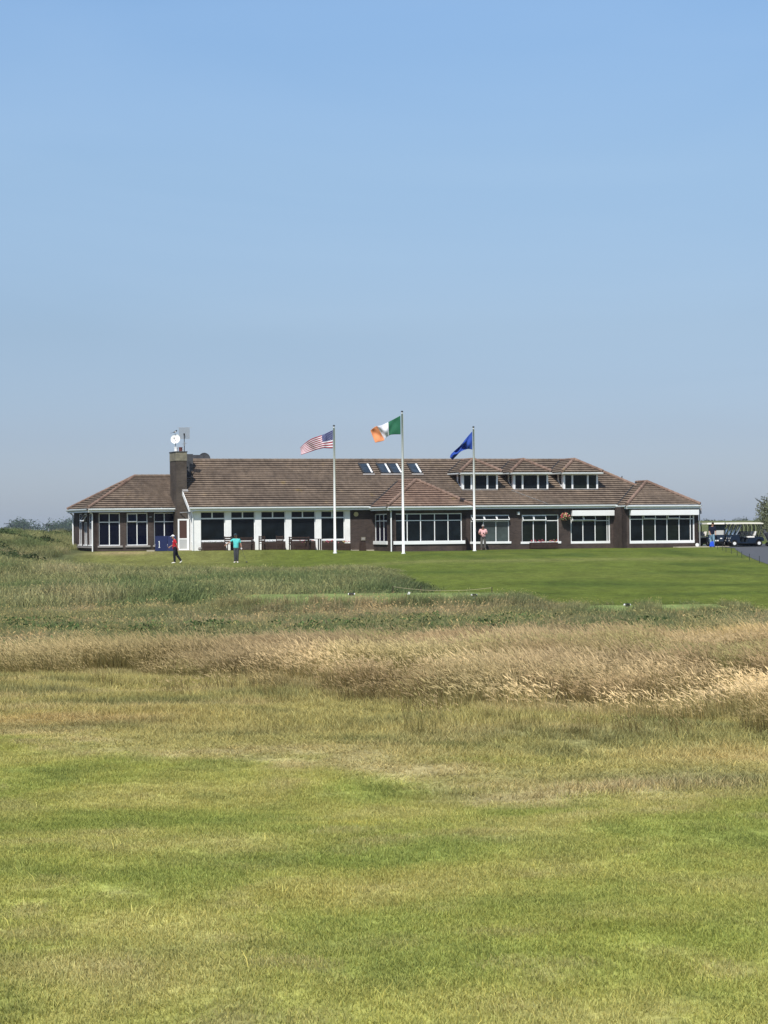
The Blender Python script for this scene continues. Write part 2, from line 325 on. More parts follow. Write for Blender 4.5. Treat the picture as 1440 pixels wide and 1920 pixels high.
def axis_vals():
    ys = [-600, -300, -150, -80, -40, -20, -8, 0, 3]
    y = 4.5
    while y < 3200: ys.append(y); y += max(.085, .0085*y) if y < 210 else .04*y
    xs = [0.]; x = 0.; st = .09
    while x < 2600:
        if x > 4.5: st *= 1.022
        x += st; xs.append(x)
    xs = sorted([-a for a in xs[1:]]+xs)
    return np.array(xs), np.array(ys)
def build_terrain():
    xs, ys = axis_vals(); X, Y = np.meshgrid(xs, ys); Z = ZT(X, Y); nx, ny = len(xs), len(ys)
    v = np.stack([X, Y, Z], -1).reshape(-1, 3)
    i = np.arange(nx*ny).reshape(ny, nx); f = np.stack([i[:-1, :-1], i[:-1, 1:], i[1:, 1:], i[1:, :-1]], -1).reshape(-1, 4)
    me = bpy.data.meshes.new("ground"); me.vertices.add(len(v)); me.vertices.foreach_set("co", v.ravel())
    me.loops.add(f.size); me.loops.foreach_set("vertex_index", f.ravel().astype(np.int32))
    me.polygons.add(len(f)); me.polygons.foreach_set("loop_start", np.arange(0, f.size, 4, dtype=np.int32))
    me.polygons.foreach_set("use_smooth", np.ones(len(f), bool)); me.update()
    a = me.attributes.new("col", 'FLOAT_COLOR', 'POINT'); c = ALB(X, Y).reshape(-1, 3)
    a.data.foreach_set("color", np.concatenate([c, np.ones((len(c), 1))], 1).ravel().astype(np.float32))
    m = bpy.data.materials.new("turf_ground"); m.use_nodes = True; nt = m.node_tree; N = nt.nodes; L = nt.links; b = N["Principled BSDF"]
    b.inputs["Roughness"].default_value = 1; b.inputs["Specular IOR Level"].default_value = .05
    at = N.new("ShaderNodeAttribute"); at.attribute_name = "col"; geo = N.new("ShaderNodeNewGeometry")
    prev = at.outputs["Color"]
    for sc, vs, lo, hi in ((26, (1, .55, 1), .62, 1.38), (5, (1, .35, 1), .78, 1.22), (1.1, (1, .25, 1), .82, 1.18)):
        mp = N.new("ShaderNodeMapping"); mp.inputs["Scale"].default_value = vs; L.new(geo.outputs["Position"], mp.inputs[0])
        n = N.new("ShaderNodeTexNoise"); n.inputs["Scale"].default_value = sc; n.inputs["Detail"].default_value = 4; L.new(mp.outputs[0], n.inputs[0])
        mr = N.new("ShaderNodeMapRange"); mr.inputs[1].default_value = .3; mr.inputs[2].default_value = .7; mr.inputs[3].default_value = lo; mr.inputs[4].default_value = hi
        L.new(n.outputs["Fac"], mr.inputs[0]); mx = N.new("ShaderNodeMix"); mx.data_type = 'RGBA'; mx.blend_type = 'MULTIPLY'; mx.inputs[0].default_value = 1
        L.new(prev, mx.inputs[6]); L.new(mr.outputs[0], mx.inputs[7]); prev = mx.outputs[2]
        if sc == 26:
            bp = N.new("ShaderNodeBump"); bp.inputs["Strength"].default_value = .6; bp.inputs["Distance"].default_value = .02
            L.new(n.outputs["Fac"], bp.inputs["Height"]); L.new(bp.outputs[0], b.inputs["Normal"])
    L.new(prev, b.inputs["Base Color"]); me.materials.append(m)
    o = bpy.data.objects.new("ground", me); COL.objects.link(o); tag(o, "rolling golf links turf, mown lawn in front and rough beyond", kind='structure')
build_terrain()

# paths and paved yard
def sheet(name, poly, m, lift, label, n=40):
    """polygon given as left and right edge polylines, draped over the ground"""
    A, B = poly; mb = MB(); k = len(A)
    rows = []
    for i in range(k-1):
        for j in range(10):
            t = j/10; rows.append((Vector(A[i]).lerp(Vector(A[i+1]), t), Vector(B[i]).lerp(Vector(B[i+1]), t)))
    rows.append((Vector(A[-1]), Vector(B[-1])))
    g = []
    for a, b in rows:
        g.append([(p.x, p.y, float(ZT(p.x, p.y))+lift) for p in (a.lerp(b, q/8) for q in range(9))])
    for i in range(len(g)-1):
        for q in range(8): mb.poly([g[i][q], g[i][q+1], g[i+1][q+1], g[i+1][q]], m)
    return tag(mb.build(name), label, kind='structure')
sheet("path", ([(14.2, 74), (17.2, 101), (20, 124), (22.6, 143), (23.6, 149), (24, 176)], [(30, 74), (34, 101), (38, 124), (44, 143), (48, 149), (52, 176)]), M['asphalt'], .016, "grey tarmac path and cart yard at the right end of the clubhouse")

# ------------------------------------------------------------------ clubhouse (local axes: x along the facade, y into the building)
TH = R(18); D0 = 152.0; CT, ST = math.cos(TH), math.sin(TH)
def W(u, v, z=0.0): return Vector((CT*u-ST*v, D0+ST*u+CT*v, z))
def gz(u, v): p = W(u, v); return float(ZT(p.x, p.y))
club = empty("clubhouse", (0, D0, 0), TH, "long low brown brick golf clubhouse with brown tiled hipped roofs and white windows", "clubhouse")
SL = .594

def wall(mb, O, ax, w, zb, zt, t, holes, m, inn):
    """wall in a plane: O origin, ax unit along, inn unit inward; holes (a0,a1,z0,z1); only outer, inner and reveal faces"""
    xs = sorted({0, w, *[h[0] for h in holes], *[h[1] for h in holes]}); zs = sorted({zb, zt, *[h[2] for h in holes], *[h[3] for h in holes]})
    O = Vector(O); ax = Vector(ax); inn = Vector(inn)
    def solid(i, j):
        if i < 0 or j < 0 or i >= len(xs)-1 or j >= len(zs)-1: return False
        a = (xs[i]+xs[i+1])/2; z = (zs[j]+zs[j+1])/2
        return not any(h[0] < a < h[1] and h[2] < z < h[3] for h in holes)
    P = lambda a, z, d: O+ax*a+Vector((0, 0, z))+inn*d
    for i in range(len(xs)-1):
        for j in range(len(zs)-1):
            if not solid(i, j): continue
            a0, a1, z0, z1 = xs[i], xs[i+1], zs[j], zs[j+1]
            mb.poly([P(a0, z0, 0), P(a1, z0, 0), P(a1, z1, 0), P(a0, z1, 0)], m)
            mb.poly([P(a0, z0, t), P(a0, z1, t), P(a1, z1, t), P(a1, z0, t)], m)
            if not solid(i-1, j): mb.poly([P(a0, z0, 0), P(a0, z1, 0), P(a0, z1, t), P(a0, z0, t)], m)
            if not solid(i+1, j): mb.poly([P(a1, z0, 0), P(a1, z0, t), P(a1, z1, t), P(a1, z1, 0)], m)
            if not solid(i, j-1): mb.poly([P(a0, z0, 0), P(a0, z0, t), P(a1, z0, t), P(a1, z0, 0)], m)
            if not solid(i, j+1): mb.poly([P(a0, z1, 0), P(a1, z1, 0), P(a1, z1, t), P(a0, z1, t)], m)

def window(loc, rz, w, h, low=(), tr=None, top=None, glass=None, opens=(), bar=.055, edge=.06, sill=None, name="window", lean=.16, glasses={}):
    """local x along the wall, y inward; low/top: mullion positions; tr: transom height; opens: indices of top lights tilted out"""
    g = glass or M['glass']; f = MB(); u = M['upvc']; d = .07
    f.box((0, 0, 0), (edge, d, h), u); f.box((w-edge, 0, 0), (w, d, h), u)
    f.box((edge, 0, 0), (w-edge, d, edge), u); f.box((edge, 0, h-edge), (w-edge, d, h), u)
    low = list(low); top = list(low if top is None else top)
    zt = h-edge if tr is None else tr-bar/2
    for x in low: f.box((x-bar/2, .004, edge), (x+bar/2, d-.004, zt), u)
    if tr is not None:
        f.box((edge, .002, tr-bar/2), (w-edge, d-.002, tr+bar/2), u)
        for x in top: f.box((x-bar/2, .004, tr+bar/2), (x+bar/2, d-.004, h-edge), u)
    o = f.build(name, club, loc=loc, rz=rz)
    def cells(ms, z0, z1):
        e = [edge]+sum([[x-bar/2, x+bar/2] for x in ms], [])+[w-edge]
        return [(e[i], e[i+1], z0, z1) for i in range(0, len(e), 2)]
    k = 0
    for c in cells(low, edge, zt):
        b = MB(); b.box((c[0], .032, c[2]), (c[1], .05, c[3]), glasses.get(k, g)); b.build("pane", o); k += 1
    if tr is not None:
        for i, c in enumerate(cells(top, tr+bar/2, h-edge)):
            if i in opens:
                s = MB(); ww = c[1]-c[0]+.03; hh = c[3]-c[2]+.03; e = .045
                s.box((0, 0, -hh), (e, .04, 0), u); s.box((ww-e, 0, -hh), (ww, .04, 0), u)
                s.box((e, 0, -e), (ww-e, .04, 0), u); s.box((e, 0, -hh), (ww-e, .04, -hh+e), u)
                s.box((e, .014, -hh+e), (ww-e, .024, -e), g)
                q = s.build("open_sash", o, loc=(c[0]-.015, -.045, c[3]+.01)); q.rotation_euler[0] = -math.asin(min(.95, lean/hh*1.0))
                b = MB(); b.box((c[0], .055, c[2]), (c[1], .065, c[3]), g); b.build("pane", o)
            else:
                b = MB(); b.box((c[0], .032, c[2]), (c[1], .05, c[3]), g); b.build("pane", o)
    if sill:
        x0, x1, z0, z1, sm_, dep = sill; b = MB(); b.box((x0, -dep, z0), (x1, .0-.002, z1), sm_); b.build("sill", o, bevel=.01)
    return o

def part(name, fn, **k):
    mb = MB(); fn(mb); return mb.build(name, club, **k)

WT = 2.86   # wall top
# --- main front wall, v = .4 : white pillars with big windows, then brown brick
BW = M['brick']; WH = M['wall_white']
pill = [(-13.27, -12.77), (-11.09, -10.68), (-9.02, -8.59), (-6.89, -6.48), (-4.77, -4.37), (-2.70, -2.32)]
bays = [(pill[i][1], pill[i+1][0]) for i in range(5)]
splits = [-11.96, -9.86, -7.76, -5.66, -3.57]
for a, b in pill:
    part("pillar", lambda m: m.box((a, .38, -.1), (b, .72, 2.62), WH))
part("wall", lambda m: m.box((-13.27, .36, 2.62), (-2.32, .74, WT), WH))
for (a, b), s in zip(bays, splits):
    part("wall", lambda m: m.box((a, .46, -.3), (b, .70, .585), BW))
    window((a, .50, .59), 0, b-a, 2.62-.59, low=[], tr=2.165-.59, top=[s-a], edge=.045, bar=.085, sill=(0, b-a, -.005, .125, M['upvc'], .03))
def f(m):
    wall(m, (4.78, .4, 0), (1, 0, 0), 17.3-4.78, -.4, WT, .3,
         [(6.46-4.78, 9.34-4.78, .34, 2.27), (10.28-4.78, 13.07-4.78, .30, 2.25), (13.98-4.78, 17.01-4.78, .17, 2.36), (17.34-4.78, 17.3-4.78, .1, .2)][:3], BW, (0, 1, 0))
part("wall", f)
part("wall", lambda m: wall(m, (-2.32, .4, 0), (1, 0, 0), 2.32-.6, -.4, WT, .3, [], BW, (0, 1, 0)))
# windows right of the bay
window((6.46, .46, .34), 0, 2.88, 1.93, low=[.97, 1.90], tr=1.47, glasses={1: M['glass_g'], 2: M['glass_g']}, opens=(0, 1, 2), lean=.26,
       sill=(-.06, 3.0, -.1, .06, M['upvc'], .12))
window((10.28, .46, .30), 0, 2.79, 1.95, low=[.89, 1.83], tr=1.52, glass=M['glass_gn'], opens=(0, 1), lean=.14, sill=(-.10, 2.95, -.1, .06, M['upvc'], .12))
window((13.98, .46, .17), 0, 3.03, 2.19, low=[.96, 1.90, 2.82], tr=1.62, glass=M['glass_gn'], glasses={0: M['glass'], 1: M['glass']}, opens=(0, 1), lean=.18, edge=.09,
       sill=(0, 3.03, .0, .17, M['upvc'], .05))
part("awning_box", lambda m: m.box((13.98, .02, 2.13), (17.2, .39, 2.52), M['white']), bevel=.02)
part("junction_box", lambda m: m.box((17.28, .06, 2.2), (17.7, .39, 2.52), M['white']), bevel=.02)
part("door_panel", lambda m: (m.box((17.46, .30, .14), (18.1, .395, 1.83), M['white']), m.box((17.48, .31, 1.84), (17.95, .393, 2.22), M['glass_g']), m.box((17.96, .28, 1.84), (18.1, .393, 2.22), M['white'])))
part("door_step", lambda m: m.box((17.4, .2, -.4), (18.1, .55, .12), M['brick']))
# recess wall between the main front and the right wing
part("wall", lambda m: m.box((17.3, .402, -.4), (17.46, .7, WT), BW))
part("wall", lambda m: m.box((17.461, .45, -.4), (18.2, .7, WT), BW))

# --- bay in the middle
def f(m):
    wall(m, (-.6, -3.5, 0), (1, 0, 0), 5.3, -.4, 2.8, .3, [(.2, 5.0, .40, 2.38)], BW, (0, 1, 0))
    wall(m, (-.6, .5, 0), (0, -1, 0), 4.0, -.4, 2.8, .3, [(.2, 2.95, .40, 2.38)], BW, (1, 0, 0))
    wall(m, (4.7, -3.5, 0), (0, 1, 0), 4.0, -.4, 2.8, .3, [], BW, (-1, 0, 0))
part("bay_wall", f)
window((-.40, -3.44, .40), 0, 4.8, 1.98, low=[.91, 1.86, 2.86, 3.82], tr=1.50, glass=M['glass'], sill=(-.1, 5.0, -.1, .13, M['upvc'], .14))
window((-.54, .3, .40), -math.pi/2, 2.75, 1.98, low=[.95, 1.85], tr=1.50, glass=M['glass_n'], sill=(-.12, 2.9, -.1, .13, M['upvc'], .14))

# --- right wing
def f(m):
    wall(m, (17.75-.5, -1.3, 0), (1, 0, 0), 23.1-17.25, -.5, 2.8, .3, [(.5, 5.55, .14, 2.42)], BW, (0, 1, 0))
    wall(m, (17.25, .45, 0), (0, -1, 0), 1.75, -.5, 2.8, .3, [], BW, (1, 0, 0))
    wall(m, (23.1, -1.3, 0), (0, 1, 0), 9, -.5, 2.8, .3, [], BW, (-1, 0, 0))
part("wing_wall", f)
window((17.75, -1.24, .14), 0, 5.05, 2.28, low=[1.04, 2.0, 2.92, 3.86, 4.74], tr=1.72, glass=M['glass'], glasses={1: M['glass_gn'], 3: M['glass_gn']}, opens=(1, 3), lean=.16, edge=.1,
       sill=(0, 5.05, .0, .2, M['upvc'], .05))
part("awning_box", lambda m: m.box((17.72, -1.68, 2.12), (22.98, -1.31, 2.5), M['white']), bevel=.02)

# --- left wing
LV, LH, LSL = 2.4, 4.0, .56
def f(m):
    wall(m, (-19.6, 2.85, 0), (1, 0, 0), 6.4, -.3, 2.84, .3, [(.41, 1.85, .41, 2.6), (2.3, 3.74, .41, 2.6), (4.18, 5.62, .41, 2.6)], BW, (0, 1, 0))
    wall(m, (-19.6, 10.0, 0), (0, -1, 0), 7.15, -.3, 2.84, .3, [(1.75, 2.95, .41, 2.6), (3.75, 5.0, .41, 2.6), (5.6, 6.7, .41, 2.6)], BW, (1, 0, 0))
    wall(m, (-13.3, 10.0, 0), (-1, 0, 0), 6.3, -.3, 2.84, .3, [], BW, (0, -1, 0))
part("wing_wall", f)
ss = M['sill']
for a, op in ((-19.19, ()), (-17.30, (0,)), (-15.42, ())):
    window((a, 2.92, .41), 0, 1.44, 2.19, low=[.72], tr=1.58, glass=M['glass_n'], opens=op, lean=.08, edge=.055, sill=(-.09, 1.6, -.13, .0, ss, .15))
for v0, w, op in ((8.25, 1.2, ()), (6.25, 1.25, (0,)), (4.4, 1.1, ())):
    window((-19.53, v0, .41), -math.pi/2, w, 2.19, low=[w/2], tr=1.58, glass=M['glass_n'], opens=op, lean=.3, edge=.06, top=[], sill=(-.06, w+.06, -.02, .06, M['upvc'], .12))
part("sill", lambda m: m.box((-19.72, 3.1, .26), (-19.602, 8.5, .36), ss))

# --- white flank of the main block beside the chimney, with the open door
def f(m):
    wall(m, (-13.27, 2.9, 0), (0, -1, 0), 2.5, -.2, 2.85, .3, [(.55, 1.45, 0.0, 2.15), (1.75, 2.05, .62, 2.4)], WH, (1, 0, 0))
    m.poly([(-13.27, .4, 2.85), (-13.27, 2.9, 2.85), (-13.27, 2.9, 4.5), (-13.27, .4, 3.05)][::-1], WH)
part("flank_wall", f)
window((-13.24, 1.15, .62), -math.pi/2, .30, 1.78, glass=M['glass'], edge=.03)
part("doorway_dark_sheet", lambda m: m.box((-13.1, 1.45, 0), (-13.05, 2.35, 2.15), M['glass']))  # dark sheet across the open doorway, standing in for the unlit inside
door = MB(); u = M['upvc']
door.box((0, 0, 0), (.10, .05, 2.1), u); door.box((.62, 0, 0), (.78, .05, 2.1), u); door.box((.10, 0, 2.0), (.62, .05, 2.1), u); door.box((.10, 0, .0), (.62, .05, .09), u); door.box((.1, 0, .72), (.62, .05, .8), u)
dobj = door.build("door", club, loc=(-14.08, 1.52, .06), rz=0)
b = MB(); b.box((.10, .018, .8), (.62, .032, 2.0), mat("door_glass", (.075, .040, .034), .1, .4)); b.build("pane", dobj)
b = MB(); b.box((.10, .012, .09), (.62, .038, .72), mat("door_panel_grey", (.42, .43, .43), .5, .3)); b.build("lower_panel", dobj)
part("door_step", lambda m: m.box((-14.3, .9, -.2), (-13.3, 2.4, .07), M['pave']))

# --- roofs: overlapping courses with a real undercut nose
def slope(mb, O, ax, up, n_s, aL, aR, m, ds=.253, t=.075, sl=SL):
    """O corner on the eave, ax along the eave, up = horizontal direction up the slope, aL/aR: functions of horizontal distance s"""
    O = Vector(O); ax = Vector(ax); up = Vector(up); Z = Vector((0, 0, 1)); s = 0; k = 0
    while s < n_s-1e-4:
        s1 = min(s+ds, n_s)
        def P(a, q, h): return O+ax*a+up*q+Z*(q*sl+h)
        seg = max(1, int(abs(aR(s)-aL(s))/4.0))
        for i in range(seg):
            A0, B0 = aL(s)+(aR(s)-aL(s))*i/seg, aL(s)+(aR(s)-aL(s))*(i+1)/seg
            A1, B1 = aL(s1)+(aR(s1)-aL(s1))*i/seg, aL(s1)+(aR(s1)-aL(s1))*(i+1)/seg
            if abs(B0-A0) < 1e-3 and abs(B1-A1) < 1e-3: continue
            w = [random.uniform(-.006, .006) for _ in range(2)]
            e = min(.09, max(0, n_s-s1)) if s1 < n_s-1e-4 else 0; dA = (A1-A0)/ds*e; dB = (B1-B0)/ds*e
            if abs(dA) > .2: dA = 0
            mb.poly([P(A0, s, t), P(B0, s, t), P(B1+dB, s1+e, -e*.3), P(A1+dA, s1+e, -e*.3)], m)
            mb.poly([P(A0, s+.06, -.02), P(B0, s+.06, -.02), P(B0, s, t), P(A0, s, t)], m)
        s = s1; k += 1
def ridge(mb, a, b, r=.11, m=None, step=.42, sag=0):
    a = Vector(a); b = Vector(b); d = b-a; n = max(1, int(d.length/step)); m = m or M['ridge']
    for i in range(n):
        p = a+d*(i/n); q = a+d*((i+1)/n)
        mb.tube([p, q], [r*1.06, r*.94], m, n=8)
T_ = M['tile']; RZ = 2.93
def stuff_roof(name, fn):
    o = part(name, fn); o["kind"] = "stuff"; return o
H = 5.57; ZR = RZ+H*SL
def f(m):
    def aL(s): return (0 if s < 2.1 else (.32 if s < 3.4 else 1.15))
    slope(m, (-13.65, 0, RZ), (1, 0, 0), (0, 1, 0), H, aL, lambda s: 22.12+13.65-s, T_)
    slope(m, (22.12, 2*H, RZ), (-1, 0, 0), (0, -1, 0), H, lambda s: s, lambda s: 22.12+13.65-1.2, T_)
    slope(m, (22.12, 0, RZ), (0, 1, 0), (-1, 0, 0), H, lambda s: s, lambda s: 2*H-s, T_)
stuff_roof("main_roof_tiles", f)
part("ridge_tiles", lambda m: (ridge(m, (-12.5, H, ZR+.02), (16.55, H, ZR+.02), .09, T_), ridge(m, (16.55, H, ZR+.03), (22.12, 0, RZ+.05), .12), ridge(m, (16.55, H, ZR+.02), (22.12, 2*H, RZ+.05))))
# left wing roof
LZ = RZ-.01; LR = LZ+LH*LSL
def f(m):
    slope(m, (-19.98, LV, LZ), (1, 0, 0), (0, 1, 0), LH, lambda s: s, lambda s: 6.7, T_, sl=LSL)
    slope(m, (-19.98, LV+2*LH, LZ), (0, -1, 0), (1, 0, 0), LH, lambda s: s, lambda s: 2*LH-s, T_, sl=LSL)
    slope(m, (-13.3, LV+2*LH, LZ), (-1, 0, 0), (0, -1, 0), LH, lambda s: 0, lambda s: 6.68-s, T_, sl=LSL)
stuff_roof("wing_roof_tiles", f)
part("ridge_tiles", lambda m: (ridge(m, (-19.98+LH, LV+LH, LR+.02), (-13.3, LV+LH, LR+.02), .1, T_), ridge(m, (-19.98, LV, LZ+.05), (-19.98+LH, LV+LH, LR+.03)), ridge(m, (-19.98, LV+2*LH, LZ+.05), (-19.98+LH, LV+LH, LR+.03), .1)))
def hip_roof(name, u0, u1, v0, vback, z0, m, sl=SL, rm=None):
    h = (u1-u0)/2; zr = z0+h*sl; uc = (u0+u1)/2
    vv = lambda s: v0+s    # the front hip
    def f(b):
        slope(b, (u0, v0, z0), (1, 0, 0), (0, 1, 0), h, lambda s: s, lambda s: u1-u0-s, m, sl=sl)
        bk = lambda s: vback(z0+s*sl)
        slope(b, (u0, v0, z0), (0, 1, 0), (1, 0, 0), h, lambda s: s, lambda s: bk(s)-v0, m, sl=sl)
        slope(b, (u1, v0, z0), (0, 1, 0), (-1, 0, 0), h, lambda s: s, lambda s: bk(s)-v0, m, sl=sl)
    stuff_roof(name+"_tiles", f)
    part("ridge_tiles", lambda b: (ridge(b, (uc, v0+h, zr+.03), (uc, vback(zr)+.0, zr+.03), .1, rm), ridge(b, (u0, v0, z0+.06), (uc, v0+h, zr+.04), .12, rm), ridge(b, (u1, v0, z0+.06), (uc, v0+h, zr+.04), .12, rm)))
main_at = lambda z: (z-RZ)/SL+.25
hip_roof("bay_roof", -1.0, 5.1, -3.9, main_at, 2.86, M['tile_red'])
hip_roof("wing_roof", 17.36, 23.06, -1.7, main_at, 2.85, M['tile'])
for a, b in ((6.1, 9.25), (9.91, 13.0), (13.81, 16.94)): hip_roof("dormer_roof", a, b, 1.45, main_at, 5.27, M['tile'])
# flashing along the valleys
def f(m):
    for (x0, y0, z0, x1, y1, z1) in ((-1.0, -.1, 2.86, 2.05, 2.95, 4.68), (17.36, -.1, 2.86, 20.2, 2.7, 4.55), (6.1, 3.92, 5.27, 7.67, 5.5, 6.2), (9.91, 3.92, 5.27, 11.45, 5.47, 6.18), (13.81, 3.92, 5.27, 15.37, 5.5, 6.2)):
        part("valley_gutter", lambda q: q.tube([(x0-.04, y0, z0+.03), (x1-.04, y1, z1+.03)], .05, M['dark'], 6))
f(None)
part("roof_cable", lambda q: q.tube([(12.15, 0.02, 2.98), (10.05, 1.7, 3.98)], .035, M['dark'], 6))

# --- fascias, gutters, soffits
def eave(name, a, b, z, out, wallv, fh=.26):
    """a,b: (u,v) ends of the eave line, out: outward unit, wallv: soffit depth back to the wall"""
    a = Vector((*a, z)); b = Vector((*b, z)); out = Vector((*out, 0)); up = Vector((0, 0, 1)); m = MB()
    def hx(o0, o1, z0, z1, mt):
        P = [a+out*o1+up*z0, b+out*o1+up*z0, b+out*o0+up*z0, a+out*o0+up*z0]; Q = [p+up*(z1-z0) for p in P]
        m.hexa([tuple(p) for p in P+Q], mt)
    hx(-.025, .0, -fh, -.02, M['white']); hx(-wallv, -.026, -fh-.002, -fh+.02, M['white'])
    g = MB()
    prof = [(.002, 0), (.115, 0), (.125, -.03), (.11, -.085), (.06, -.115), (.01, -.10), (.002, -.02)]
    n = len(prof)
    for i in range(n-1):
        p, q = prof[i], prof[i+1]
        g.poly([a+out*p[0]+up*(p[1]-.03), b+out*p[0]+up*(p[1]-.03), b+out*q[0]+up*(q[1]-.03), a+out*q[0]+up*(q[1]-.03)], M['gutter'])
    m.build("fascia", club); g.build("gutter", club)
eave("e", (-13.62, 0), (-.95, 0), RZ, (0, -1), .38)
eave("e", (5.1, 0), (17.4, 0), RZ, (0, -1), .38)
eave("e", (-1.0, -3.9), (5.1, -3.9), 2.86, (0, -1), .42)
eave("e", (-1.0, -.0), (-1.0, -3.9), 2.86, (-1, 0), .42)
eave("e", (5.1, -3.9), (5.1, 0), 2.86, (1, 0), .42)
eave("e", (17.36, -1.7), (23.06, -1.7), 2.85, (0, -1), .42)
eave("e", (17.36, 0), (17.36, -1.7), 2.85, (-1, 0), .1)
eave("e", (23.06, -1.7), (23.06, 8), 2.85, (1, 0), .1)
eave("e", (-19.98, LV), (-13.4, LV), LZ, (0, -1), .44)
eave("e", (-19.98, LV+2*LH), (-19.98, LV), LZ, (-1, 0), .4)
for a, b in ((6.1, 9.25), (9.91, 13.0), (13.81, 16.94)):
    eave("e", (a, 1.45), (b, 1.45), 5.25, (0, -1), .36, .13); eave("e", (a, 3.9), (a, 1.45), 5.25, (-1, 0), .3, .13)
# white barge board up the left verge
part("barge_board", lambda m: m.hexa([(-13.68, .0, 2.62), (-13.64, .0, 2.62), (-13.64, 2.05, 3.86), (-13.68, 2.05, 3.86), (-13.68, .0, 2.93), (-13.64, .0, 2.93), (-13.64, 2.05, 4.17), (-13.68, 2.05, 4.17)], M['white']))
part("verge_soffit", lambda m: m.poly([(-13.64, .0, 2.64), (-13.27, .0, 2.64), (-13.27, 2.05, 3.88), (-13.64, 2.05, 3.88)], M['white']))

# --- dormers
for i, (a, b) in enumerate(((6.39, 9.06), (10.25, 12.89), (14.06, 16.73))):
    zb, zt, v0 = 3.99, 5.14, 1.82
    m = MB()
    for uu, o in ((a, -1), (b, 1)):
        x = uu+.05*(-o); vb = (zt+.1-RZ)/SL
        m.poly([(x, v0+.03, zb-.02), (x, vb+.05, zt+.12), (x, v0+.03, zt+.12)], M['hung'])
        for k in range(9):   # hung tiles as lapped courses
            z0 = zb+.02+k*.135; va = max(v0+1.05, 0); vz = (z0-RZ)/SL
            if vz > va: m.box((x-.012 if o < 0 else x, va, z0), (x if o < 0 else x+.012, vz+.1, z0+.12), M['hung'])
    m.box((a+.06, v0+.1, zb), (b-.06, v0+.14, zt+.1), M['dark'])
    dm = m.build("dormer", club)
    # white corner with the small cheek light
    c = MB(); vk = v0+1.05
    c.poly([(a-.0, v0, zb-.02), (a-.0, vk, zb+.60), (a-.0, vk, zt+.1), (a-.0, v0, zt+.1)][::-1], M['upvc'])
    c.box((a-.03, v0+.0, zb-.02), (a-.002, v0+.30, zt+.1), M['upvc']); c.hexa([(a-.03, v0, zb-.05), (a-.002, v0, zb-.05), (a-.002, vk, zb+.56), (a-.03, vk, zb+.56), (a-.03, v0, zb+.10), (a-.002, v0, zb+.10), (a-.002, vk, zb+.76), (a-.03, vk, zb+.76)], M['upvc'])
    c.box((a-.03, vk-.25, zb+.55), (a-.002, vk, zt+.1), M['upvc']); c.box((a-.03, v0, zt), (a-.002, vk, zt+.1), M['upvc'])
    c.build("cheek_frame", dm)
    c = MB(); c.poly([(a-.012, v0+.30, zb+.3), (a-.012, vk-.25, zb+.6), (a-.012, vk-.25, zt), (a-.012, v0+.30, zt)][::-1], M['glass']); c.build("cheek_light", dm)
    w = b-a
    window((a, v0, zb-.03), 0, w, zt-zb+.08, low=[w*.24+.05, w*.66+.12], glass=M['glass_gn'] if i == 2 else M['glass'], edge=.13, bar=.13)
    part("lead_apron", lambda m: m.box((a-.02, v0-.10, zb-.06), (b+.02, v0-.002, zb-.025), M['lead']))

# --- skylights, hinged and a little open
def slope_pt(u, v, h=0): return Vector((u, v-h*SL/math.hypot(1, SL), RZ+v*SL+h/math.hypot(1, SL)))
for u0, op in ((-.24, .10), (1.08, .10), (1.92, .10), (3.38, .10)):
    m = MB(); va, vb = 3.82, 5.02; wd = .76
    T = Matrix.Translation((u0, va, RZ+va*SL+.06)) @ Matrix.Rotation(math.atan(SL), 4, 'X'); Lg = (vb-va)*math.hypot(1, SL)
    for bx in (((-.05, 0, -.04), (.05, Lg, .09)), ((wd-.05, 0, -.04), (wd, Lg, .05)), ((.05, 0, -.04), (wd-.05, .05, .05)), ((.05, Lg-.05, -.04), (wd-.05, Lg, .05))): m.box(bx[0], bx[1], M['dark'], T)
    o = m.build("skylight", club)
    g = MB(); g.box((.05, .05, -.02), (wd-.17, Lg-.05, .02), M['sky_glass'], T); g.build("pane", o)
    g = MB(); g.box((wd-.17, .05, -.02), (wd-.05, Lg-.05, .035), M['white'], T); g.build("blind", o)
    g = MB(); g.box((-.05, -.16, -.045), (wd+.05, -.002, -.01), M['lead'], T); g.build("flashing", o)

# --- chimney stack and the darker stack behind it
def f(m):
    m.box((-14.07, 1.9, -.3), (-13.35, 3.8, 6.08), M['chim'])
ch = part("chimney", f)
c = MB(); c.box((-14.10, 1.87, 6.082), (-13.32, 3.83, 6.66), M['conc']); c.box((-14.13, 1.84, 6.662), (-13.29, 3.86, 6.73), M['slate']); c.build("chimney_cap", ch, bevel=.015)
for (u_, v_, r, h, mm) in ((-13.92, 2.6, .12, .28, 'white'), (-13.62, 2.5, .12, .27, 'pot'), (-13.42, 3.0, .09, .2, 'white')):
    c = MB(); c.tube([(u_, v_, 6.73), (u_, v_, 6.73+h)], r, M[mm], 12); c.tube([(u_, v_, 6.70+h), (u_, v_, 6.75+h)], r*1.15, M[mm], 12); c.build("chimney_pot", ch, smooth=False)
part("rear_stack", lambda m: (m.box((-13.34, 4.3, 2.9), (-12.35, 7.2, 6.62), M['slate']), m.box((-12.35, 6.0, 4), (-11.2, 7.2, 6.62), M['slate'])))
part("chimney_flashing", lambda m: m.hexa([(-13.68, 1.72, 4.0), (-13.30, 1.72, 4.0), (-13.30, 2.0, 4.13), (-13.68, 2.0, 4.13), (-13.68, 1.72, 4.07), (-13.30, 1.72, 4.07), (-13.30, 2.0, 4.2), (-13.68, 2.0, 4.2)], M['lead']))

